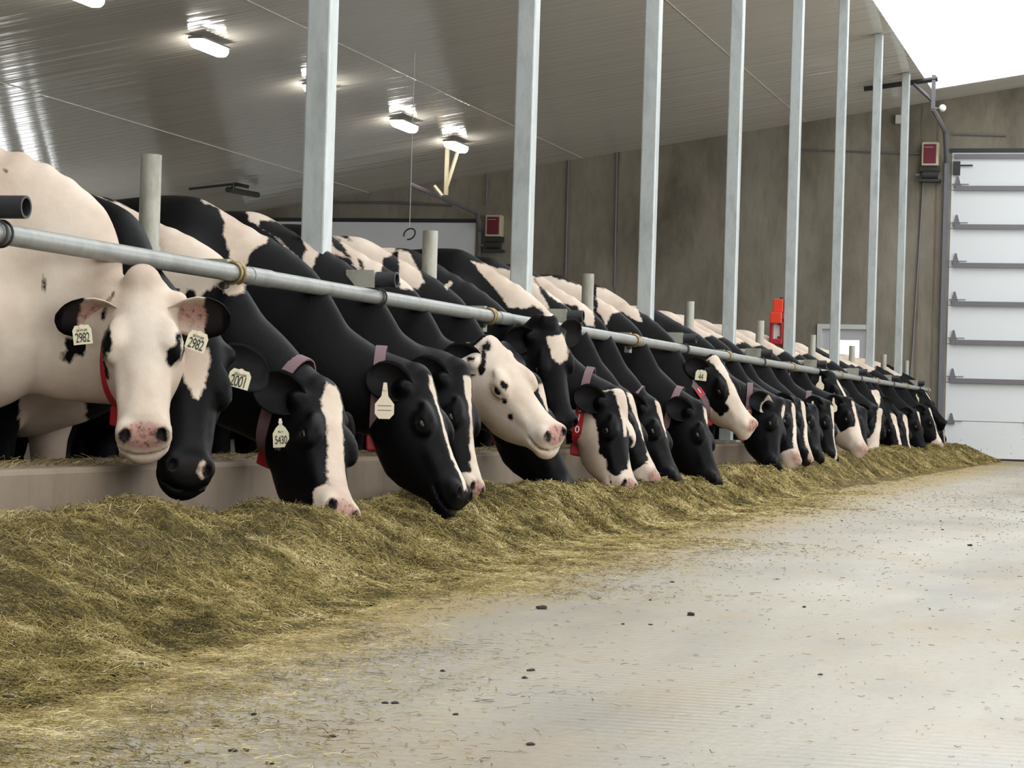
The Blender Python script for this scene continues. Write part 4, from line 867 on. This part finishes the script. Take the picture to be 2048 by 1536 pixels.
def raw_mesh(name, V, Q, mat, tint=None, smooth=True):
    me = bpy.data.meshes.new(name); me.vertices.add(len(V)); me.vertices.foreach_set('co', V.astype(np.float32).ravel()); nf, k = Q.shape
    me.loops.add(nf * k); me.loops.foreach_set('vertex_index', Q.astype(np.int32).ravel()); me.polygons.add(nf); me.polygons.foreach_set('loop_start', np.arange(0, nf * k, k, dtype=np.int32))
    if smooth: me.polygons.foreach_set('use_smooth', np.ones(nf, bool))
    me.update(calc_edges=True); me.validate()
    if tint is not None: me.attributes.new('tint', 'FLOAT', 'POINT').data.foreach_set('value', tint.astype(np.float32))
    me.materials.append(mat); o = bpy.data.objects.new(name, me); COL.objects.link(o); return o
yv = np.concatenate([np.arange(2.2, 12, .03), np.arange(12, 33.5, .06)])
V, Q = grid_mesh('feed', np.arange(.05, 1.25, .025), yv, None)
fb = raw_mesh('feed_windrow', V, Q, M['mound']); tag(fb, 'long heap of chopped green-brown feed along the curb', 'feed', None, 'stuff')
def straws(n, Y, X, length, rad, lift, flat):
    """n strands, each a thin three-sided stalk bent once"""
    Z = feed_h(X, Y); az = RNG.normal(.5, .9, n) + math.pi / 2 * (RNG.random(n) < .4); el = RNG.normal(0, flat, n)
    eps = .02; gx = (feed_h(X + eps, Y) - feed_h(X - eps, Y)) / (2 * eps); gy = (feed_h(X, Y + eps) - feed_h(X, Y - eps)) / (2 * eps); gx, gy = np.clip(gx, -1.2, 1.2), np.clip(gy, -1.2, 1.2)
    dx, dy = np.cos(az), np.sin(az); D = np.stack([dx, dy, dx * gx + dy * gy + np.tan(np.clip(el, -1.1, 1.1))], 1); D /= np.linalg.norm(D, axis=1)[:, None]
    Nn = np.stack([-gx, -gy, np.ones(n)], 1); Nn -= D * (Nn * D).sum(1)[:, None]; Nn /= np.linalg.norm(Nn, axis=1)[:, None]; S = np.cross(D, Nn)
    C = np.stack([X, Y, np.maximum(Z, 0) + lift * RNG.random(n) + .002], 1); bend = RNG.normal(0, .12, n)
    V = np.zeros((n, 9, 3)); 
    for k, (t, b) in enumerate(((-.5, 0), (0, 1), (.5, 0))):
        c = C + D * (t * length)[:, None] + Nn * (b * bend * length)[:, None] * .6
        for j, (a, e) in enumerate(((-1, -.3), (1, -.3), (0, .6))): V[:, k * 3 + j] = c + S * (a * rad)[:, None] + Nn * (e * rad)[:, None]
    V[:, :, 2] = np.maximum(V[:, :, 2], .0008)
    f = np.array([[k * 3 + j, k * 3 + (j + 1) % 3, (k + 1) * 3 + (j + 1) % 3, (k + 1) * 3 + j] for k in (0, 1) for j in range(3)])
    return V.reshape(-1, 3), (f[None] + (np.arange(n) * 9)[:, None, None]).reshape(-1, 4)
def sample_feed(n, y0, y1, xa, xb):
    Y = y0 + (y1 - y0) * RNG.random(n); t = RNG.random(n); return Y, xa(Y, t), t
parts = []; tints = []
def put(n, y0, y1, fx, lmin, lmax, r, lift, flat, tm, ts, p=1.0):
    Y = y0 + (y1 - y0) * RNG.random(n) ** p; X = fx(Y, RNG.random(n)); ln = lmin + (lmax - lmin) * RNG.random(n) ** 1.8; rd = r * np.clip(Y / 5.5, .8, 2.6 if p > 1 else 1) * (.6 + .8 * RNG.random(n))
    cl = .62 * (vnoise(X * 9, Y * 7, 8) - .5) + .35 * (vnoise(X * 31, Y * 24, 12) - .5)
    parts.append(straws(n, Y, X, ln, rd, lift, flat)); tints.append(np.repeat(np.clip(RNG.normal(tm, ts, n) + cl, 0, 1), 9))
pile = lambda Y, t: .07 + (np.interp(Y, tY, tF) + .12) * t
put(160000, 2.9, 15, pile, .008, .055, .00072, .009, .34, .455, .22, 1.75)
put(34000, 12, 23.5, pile, .015, .07, .0017, .01, .3, .47, .2)
put(22000, 23, 33.2, pile, .02, .07, .0024, .01, .3, .47, .2)
def join(parts):
    Vs, Qs, o = [], [], 0
    for v, q in parts: Vs.append(v); Qs.append(q + o); o += len(v)
    return np.concatenate(Vs), np.concatenate(Qs)
V, Q = join(parts); o = raw_mesh('straw_strands', V, Q, M['straw'], np.concatenate(tints), False); tag(o, 'loose stalks lying over the heap of feed', 'feed', None, 'stuff')
parts = []; tints = []
def skirt(Y, t): a, b = np.interp(Y, tY, tF) - .06, np.interp(Y, tY, tS); return a + (b - a) * np.abs(RNG.normal(0, .52, len(Y))) * (.55 + .9 * vnoise(Y * 1.7, Y * .9, 9))
put(150000, 2.6, 17, skirt, .006, .04, .0008, .004, .06, .56, .2, 2.1)
put(8000, 13, 33, skirt, .015, .05, .0019, .003, .05, .52, .2)
put(4200, 2.6, 18, lambda Y, t: .9 + 3.0 * t ** 1.3, .004, .02, .0009, .001, .03, .35, .25, 1.4)
put(1500, 14, 33, lambda Y, t: .8 + 3.0 * t ** 1.5, .008, .03, .0014, .001, .03, .35, .25)
n_ = 2600; Yc = 5 + 12 * RNG.random(n_) ** 1.4; Xc = -.40 + .44 * RNG.random(n_) ** .6
vq, qq = straws(n_, Yc, Xc, .01 + .04 * RNG.random(n_), .0011 * np.ones(n_), .001, .03); dz = np.repeat(.329 + .004 * RNG.random(n_), 9) - np.repeat(vq.reshape(n_, 9, 3)[:, :, 2].min(1), 9)
vq[:, 2] += dz; parts.append((vq, qq)); tints.append(np.repeat(np.clip(RNG.normal(.5, .2, n_), 0, 1), 9))
V, Q = join(parts); o = raw_mesh('floor_chaff', V, Q, M['straw'], np.concatenate(tints), False); tag(o, 'yellow chaff scattered on the floor beside the heap of feed', 'chaff', None, 'stuff')
# dark crumbs lying on the concrete
def crumb(x, y, r, label='small dark crumb lying on the bare concrete', grp='dark crumbs on the alley floor'):
    bm = bmesh.new(); bmesh.ops.create_icosphere(bm, subdivisions=2, radius=1)
    a = RNG.random() * 6.28; k = 1 + RNG.random() * .5
    for v in bm.verts:
        q = 1 + .35 * math.sin(3.1 * v.co.x + a) * math.cos(2.7 * v.co.y + 2 * a) + .2 * math.sin(6 * v.co.z + a); v.co = Vector((v.co.x * q * r * k, v.co.y * q * r, (v.co.z * q * .5 + .4) * r))
    me = bpy.data.meshes.new('dung_crumb'); bm.to_mesh(me); bm.free(); me.materials.append(M['crumb']); me.polygons.foreach_set('use_smooth', [True] * len(me.polygons))
    o = bpy.data.objects.new('dung_crumb', me); o.location = (x, y, -.0005); o.rotation_euler = (0, 0, a); COL.objects.link(o); tag(o, label, 'crumb', grp)
for px, py, r in ((1082, 1218, .016), (1382, 1231, .014), (1061, 1490, .011), (1061, 1342, .011), (1301, 1201, .009), (508, 1430, .010), (432, 1454, .009), (467, 1503, .010), (492, 1502, .009), (540, 1528, .010), (790, 1407, .011), (771, 1407, .009), (911, 1430, .009), (886, 1343, .009), (665, 1474, .009), (1050, 1357, .010), (1246, 1249, .008), (1301, 1250, .008), (1608, 1215, .010), (1684, 1042, .011), (1881, 1043, .012), (1885, 1060, .012), (1940, 1092, .013), (291, 1350, .012), (222, 1337, .009), (187, 1520, .010), (150, 1528, .009), (375, 1527, .009), (1345, 1165, .010), (18, 1400, .014), (38, 1392, .010), (1640, 1350, .007)):
    p = at(px, py, 2, 0); crumb(p[0], p[1], r * (.8 if r > .0125 else .55))
